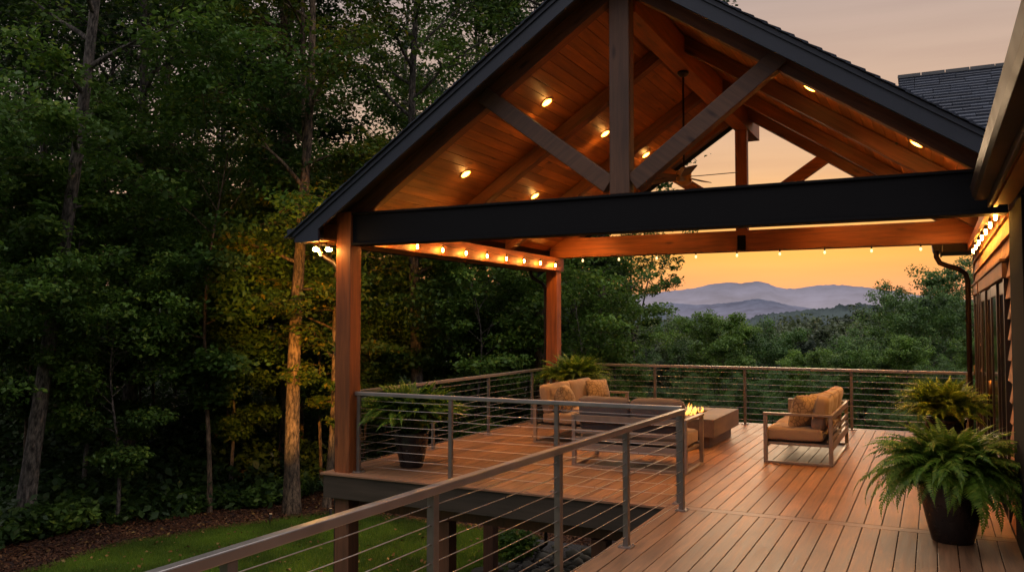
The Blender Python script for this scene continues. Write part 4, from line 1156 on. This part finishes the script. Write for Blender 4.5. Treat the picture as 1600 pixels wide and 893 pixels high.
# landscape uplights
for (x, y, dx, dy, e, lb) in ((-12.95, 14.2, -.2, .55, 130, 'small brass ground spotlight left of the golden tree'), (-12.1, 15.2, -.45, .5, 80, 'small brass ground spotlight right of the golden tree')):
    t = thing('ground_spotlight', lb, 'light', (x, y, g1(x, y)+.03))
    MB().tube([(0,0,-.1), (0,0,.12)], .012, 8).build('stake', M['bronze'], t)
    d = Vector((dx, dy, 1.6)).normalized(); h = MB().tube([Vector((0,0,.13)), Vector((0,0,.13))+d*.11], .035, 14).build('lamp_head', M['bronze'], t, smooth=False)
    MB().tube([Vector((0,0,.13))+d*.112, Vector((0,0,.13))+d*.116], .03, 14).build('lens', M['groundlens'], h)
    la = bpy.data.lights.new('uplight_beam', 'SPOT'); la.energy = e; la.color = (1, .58, .17); la.spot_size = R(62); la.spot_blend = .9; la.shadow_soft_size = .03
    lo = bpy.data.objects.new('uplight_beam', la); col.objects.link(lo); lo.location = (x+d.x*.14, y+d.y*.14, g1(x, y)+.19+d.z*.12)
    lo.rotation_euler = (-d).to_track_quat('Z', 'Y').to_euler()

# ------------------------------------------------------------------ mountains
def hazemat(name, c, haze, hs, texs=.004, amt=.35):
    """wooded slope with haze painted in as emission"""
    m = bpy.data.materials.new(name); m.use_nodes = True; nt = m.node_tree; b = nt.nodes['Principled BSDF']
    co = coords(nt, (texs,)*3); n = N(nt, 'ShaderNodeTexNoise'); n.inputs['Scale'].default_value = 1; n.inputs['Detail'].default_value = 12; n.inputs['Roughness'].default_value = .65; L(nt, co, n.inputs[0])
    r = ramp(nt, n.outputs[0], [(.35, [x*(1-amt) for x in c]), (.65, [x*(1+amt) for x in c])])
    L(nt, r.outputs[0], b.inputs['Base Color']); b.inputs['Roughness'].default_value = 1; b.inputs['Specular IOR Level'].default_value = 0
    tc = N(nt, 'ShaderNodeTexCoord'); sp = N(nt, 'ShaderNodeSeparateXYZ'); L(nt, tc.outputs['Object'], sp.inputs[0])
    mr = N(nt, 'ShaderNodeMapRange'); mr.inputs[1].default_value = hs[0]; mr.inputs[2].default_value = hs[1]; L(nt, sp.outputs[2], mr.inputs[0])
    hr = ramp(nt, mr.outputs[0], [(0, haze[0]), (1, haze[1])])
    L(nt, hr.outputs[0], b.inputs['Emission Color']); b.inputs['Emission Strength'].default_value = 1.0  # slope glows by height in place of real haze
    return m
def ridge(name, D, prof, width, base, m, bump_, seed, n=260):
    """prof: (azimuth deg, elevation deg) crest line at distance D"""
    az = np.linspace(prof[0][0], prof[-1][0], n); el = np.interp(az, [p[0] for p in prof], [p[1] for p in prof])
    k = np.hanning(7); k /= k.sum(); el = np.convolve(np.pad(el, 3, mode='edge'), k, 'valid')
    rg = np.random.default_rng(seed); jag = np.convolve(rg.normal(0, 1, n+2), [.25, .5, .25], 'valid')*bump_
    zc = 1.85 + D*np.tan(np.radians(el)) + jag
    rows = 26; V = []
    for j in range(rows):
        f = j/(rows-1)          # 0 front foot, ~.5 crest
        dd = D + (f-.5)*2*width
        h = np.clip(1-abs(f-.5)*2, 0, 1)**.85
        spur = 1 + .12*np.sin(np.radians(az)*D/(width*.35)+seed+f*3)*(1-h)*h*4
        z = base + (zc-base)*h*spur + (rg.normal(0, 1, n)*bump_*.7 if 0 < j < rows-1 else 0)*(abs(f-.5) > .02)
        a = np.radians(az); V.append(np.stack([np.sin(a)*dd, np.cos(a)*dd, z], -1))
    V = np.array(V).reshape(-1, 3)
    fs = [(j*n+i, j*n+i+1, (j+1)*n+i+1, (j+1)*n+i) for j in range(rows-1) for i in range(n-1)]
    me = bpy.data.meshes.new(name); me.from_pydata([tuple(v) for v in V], [], fs)
    o = link(name, me, m, None, True); o['kind'] = 'structure'; return o
def px(x, y):   # crest measured as bearing and elevation from the deck
    return (math.degrees(math.atan((x-800)/1317.4))-26.51, math.degrees(math.atan((501.5-y)/1317.4*math.cos(math.atan((x-800)/1317.4)))))
far = [(600,470),(800,468),(920,462),(1000,458),(1040,453),(1080,448),(1110,441),(1135,437),(1160,440),(1184,435),(1200,440),(1220,448),(1240,450),(1270,445),(1290,443),(1310,444),(1350,447),(1390,453),(1418,458),(1500,466),(1700,470)]
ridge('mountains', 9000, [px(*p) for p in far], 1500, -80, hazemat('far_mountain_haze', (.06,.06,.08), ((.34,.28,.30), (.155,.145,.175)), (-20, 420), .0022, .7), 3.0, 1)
mid = [(600,482),(900,480),(1000,479),(1025,473),(1045,471),(1090,474),(1110,474),(1150,470),(1184,465),(1210,470),(1240,477),(1300,486),(1500,490),(1700,492)]
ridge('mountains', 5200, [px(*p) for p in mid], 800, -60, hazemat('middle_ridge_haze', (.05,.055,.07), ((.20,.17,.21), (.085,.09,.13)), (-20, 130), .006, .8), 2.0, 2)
near_ = [(600,478),(900,478),(1000,478),(1030,484),(1060,492),(1100,500),(1150,502),(1200,502),(1700,500)]
near2 = [(600,500),(1100,500),(1150,504),(1180,492),(1215,487),(1250,482),(1290,479),(1320,473),(1345,470),(1380,474),(1500,470),(1700,470)]
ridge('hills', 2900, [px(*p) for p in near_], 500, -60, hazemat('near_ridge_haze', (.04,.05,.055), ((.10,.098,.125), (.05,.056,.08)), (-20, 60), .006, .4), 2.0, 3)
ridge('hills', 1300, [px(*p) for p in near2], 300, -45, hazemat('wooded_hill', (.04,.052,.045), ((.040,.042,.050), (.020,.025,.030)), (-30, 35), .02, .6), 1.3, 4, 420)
# far-off wood covering the hill and the valley floor
gw = np.random.default_rng(77); VV = []
nT = 3400
az = gw.uniform(-20, 5, nT); d = 150 + 1000*gw.random(nT)**1.2
e1 = np.interp(az, [px(*p)[0] for p in near2], [px(*p)[1] for p in near2])
a = np.radians(az); x = np.sin(a)*d; y = np.cos(a)*d
zg = G(x, y)
hillz = -60 + (1.85 + 1300*np.tan(np.radians(e1)) + 45)*np.clip(1-abs((d-1300)/300)*1.0, 0, 1)**.85
zg = np.maximum(zg, hillz)
per = 60
for i in range(per):
    rr_ = gw.uniform(3.2, 5.5, nT)*(1+d/1500); hh = gw.uniform(9, 15, nT)*(1+d/3000)
    c = gw.normal(0, 1, (nT, 3)); c /= np.linalg.norm(c, axis=1)[:, None]
    c[:, 2] = abs(c[:, 2])
    P = np.stack([x + c[:, 0]*rr_, y + c[:, 1]*rr_, zg + hh*.45 + c[:, 2]*hh*.55*gw.uniform(.6, 1, nT)], -1)
    VV.append(leaves(P, c + np.array([0, 0, .3]), nT, 1.0, gw, .5).reshape(nT, 4, 3)*1.0)
    q = VV[-1]; cen = q.mean(1, keepdims=True); VV[-1] = cen + (q-cen)*((1.5+d/600)[:, None, None])
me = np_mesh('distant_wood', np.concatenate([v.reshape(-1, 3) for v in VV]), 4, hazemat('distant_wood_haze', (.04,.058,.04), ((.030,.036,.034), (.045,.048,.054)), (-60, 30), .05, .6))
o = bpy.data.objects.new('distant_wood', me); col.objects.link(o); tag(o, 'hazy mass of far-off woods covering the valley and the dark hill', 'woods', kind='stuff')
# ------------------------------------------------------------------ camera, sky, sun
cam = bpy.data.cameras.new('camera'); co_ = bpy.data.objects.new('camera', cam); col.objects.link(co_); sc.camera = co_
cam.sensor_width = 36; cam.lens = 1317.4/1600*36; cam.clip_end = 30000; cam.clip_start = .05
co_.location = (0, 0, 1.85)
yaw, pit = .46266, .04165
co_.rotation_euler = (PI/2+pit, 0, yaw)

w = bpy.data.worlds.new('World'); sc.world = w; w.use_nodes = True; nt = w.node_tree; nt.nodes.clear()
tc = N(nt, 'ShaderNodeTexCoord'); nr = N(nt, 'ShaderNodeVectorMath', operation='NORMALIZE'); L(nt, tc.outputs['Generated'], nr.inputs[0])
sp = N(nt, 'ShaderNodeSeparateXYZ'); L(nt, nr.outputs[0], sp.inputs[0])
el = ramp(nt, sp.outputs[2], [(0, (.74,.34,.24)), (.035, (.88,.37,.19)), (.075, (1.0,.46,.11)), (.11, (.98,.49,.15)), (.17, (.74,.45,.26)), (.26, (.60,.42,.32)), (.38, (.45,.355,.33)), (.6, (.5,.44,.45)), (.75, (1.35,1.28,1.34)), (1, (1.75,1.68,1.74))])
el2 = ramp(nt, sp.outputs[2], [(0, (.62,.44,.40)), (.15, (.72,.56,.56)), (.4, (.80,.70,.73)), (.75, (1.35,1.28,1.34)), (1, (1.75,1.68,1.74))])
el3 = ramp(nt, sp.outputs[2], [(0, (.10,.095,.11)), (.2, (.20,.19,.22)), (.5, (.62,.59,.66)), (.8, (1.2,1.14,1.2)), (1, (1.75,1.68,1.74))])
sun_az = R(-9)
dt = N(nt, 'ShaderNodeVectorMath', operation='DOT_PRODUCT'); L(nt, nr.outputs[0], dt.inputs[0]); dt.inputs[1].default_value = (math.sin(sun_az), math.cos(sun_az), 0)
mr = N(nt, 'ShaderNodeMapRange', interpolation_type='SMOOTHSTEP'); mr.inputs[1].default_value = .45; mr.inputs[2].default_value = .93; L(nt, dt.outputs['Value'], mr.inputs[0])
cl = N(nt, 'ShaderNodeTexNoise'); cl.inputs['Scale'].default_value = 3.0; cl.inputs['Detail'].default_value = 5
mpc = N(nt, 'ShaderNodeMapping'); mpc.inputs['Scale'].default_value = (1, 1, 14); L(nt, nr.outputs[0], mpc.inputs[0]); L(nt, mpc.outputs[0], cl.inputs[0])
cr = ramp(nt, cl.outputs[0], [(.35, (.93,.915,.93)), (.55, (1,1,1)), (.75, (1.07,1.05,1.06))])
mr3 = N(nt, 'ShaderNodeMapRange', interpolation_type='SMOOTHSTEP'); mr3.inputs[1].default_value = -.5; mr3.inputs[2].default_value = .45; L(nt, dt.outputs['Value'], mr3.inputs[0])
c0 = mixc(nt, mr3.outputs[0], el3.outputs[0], el2.outputs[0])
c = mixc(nt, mr.outputs[0], c0, el.outputs[0]); c = mixc(nt, 1, c, cr.outputs[0], 'MULTIPLY')
sk = N(nt, 'ShaderNodeTexSky', sky_type='NISHITA'); sk.sun_disc = False; sk.sun_elevation = R(3); sk.sun_rotation = sun_az; sk.air_density = 1.2; sk.dust_density = 2
b1 = N(nt, 'ShaderNodeBackground'); b1.inputs[1].default_value = 1.0; L(nt, c, b1.inputs[0])
b2 = N(nt, 'ShaderNodeBackground'); b2.inputs[1].default_value = .008; L(nt, sk.outputs[0], b2.inputs[0])
ad = N(nt, 'ShaderNodeAddShader'); L(nt, b1.outputs[0], ad.inputs[0]); L(nt, b2.outputs[0], ad.inputs[1])
wo = N(nt, 'ShaderNodeOutputWorld'); L(nt, ad.outputs[0], wo.inputs[0])

sl_ = bpy.data.lights.new('sun', 'SUN'); sl_.energy = .5; sl_.angle = R(12); sl_.color = (1, .70, .42)
so = bpy.data.objects.new('sun', sl_); col.objects.link(so)
d = Vector((math.sin(sun_az)*math.cos(R(9)), math.cos(sun_az)*math.cos(R(9)), math.sin(R(9))))
so.rotation_euler = d.to_track_quat('Z', 'Y').to_euler()

sc.render.engine = 'CYCLES'
sc.view_settings.view_transform = 'Standard'; sc.view_settings.look = 'None'; sc.view_settings.exposure = 0
cy = sc.cycles
cy.use_denoising = True
try: cy.denoiser = 'OPENIMAGEDENOISE'
except Exception: pass
cy.max_bounces = 6; cy.diffuse_bounces = 3; cy.glossy_bounces = 3; cy.transmission_bounces = 3; cy.transparent_max_bounces = 12
cy.sample_clamp_indirect = 4; cy.caustics_reflective = False; cy.caustics_refractive = False
cy.use_adaptive_sampling = True; cy.adaptive_threshold = .015

# beams thrown by the two flood heads under the eave on to the golden tree
for (tx, ty, tz, en, sz) in ((-13.2, 15.3, .2, 6500, 19), (-12.9, 15.9, 2.8, 7000, 34)):
    la = bpy.data.lights.new('flood_beam', 'SPOT'); la.energy = en; la.color = (1, .42, .06); la.spot_size = R(sz); la.spot_blend = .9; la.shadow_soft_size = .05
    lo = bpy.data.objects.new('flood_beam', la); col.objects.link(lo); lo.location = (-6.90, 8.36, 2.70)
    lo.rotation_euler = (Vector(lo.location)-Vector((tx, ty, tz))).to_track_quat('Z', 'Y').to_euler()
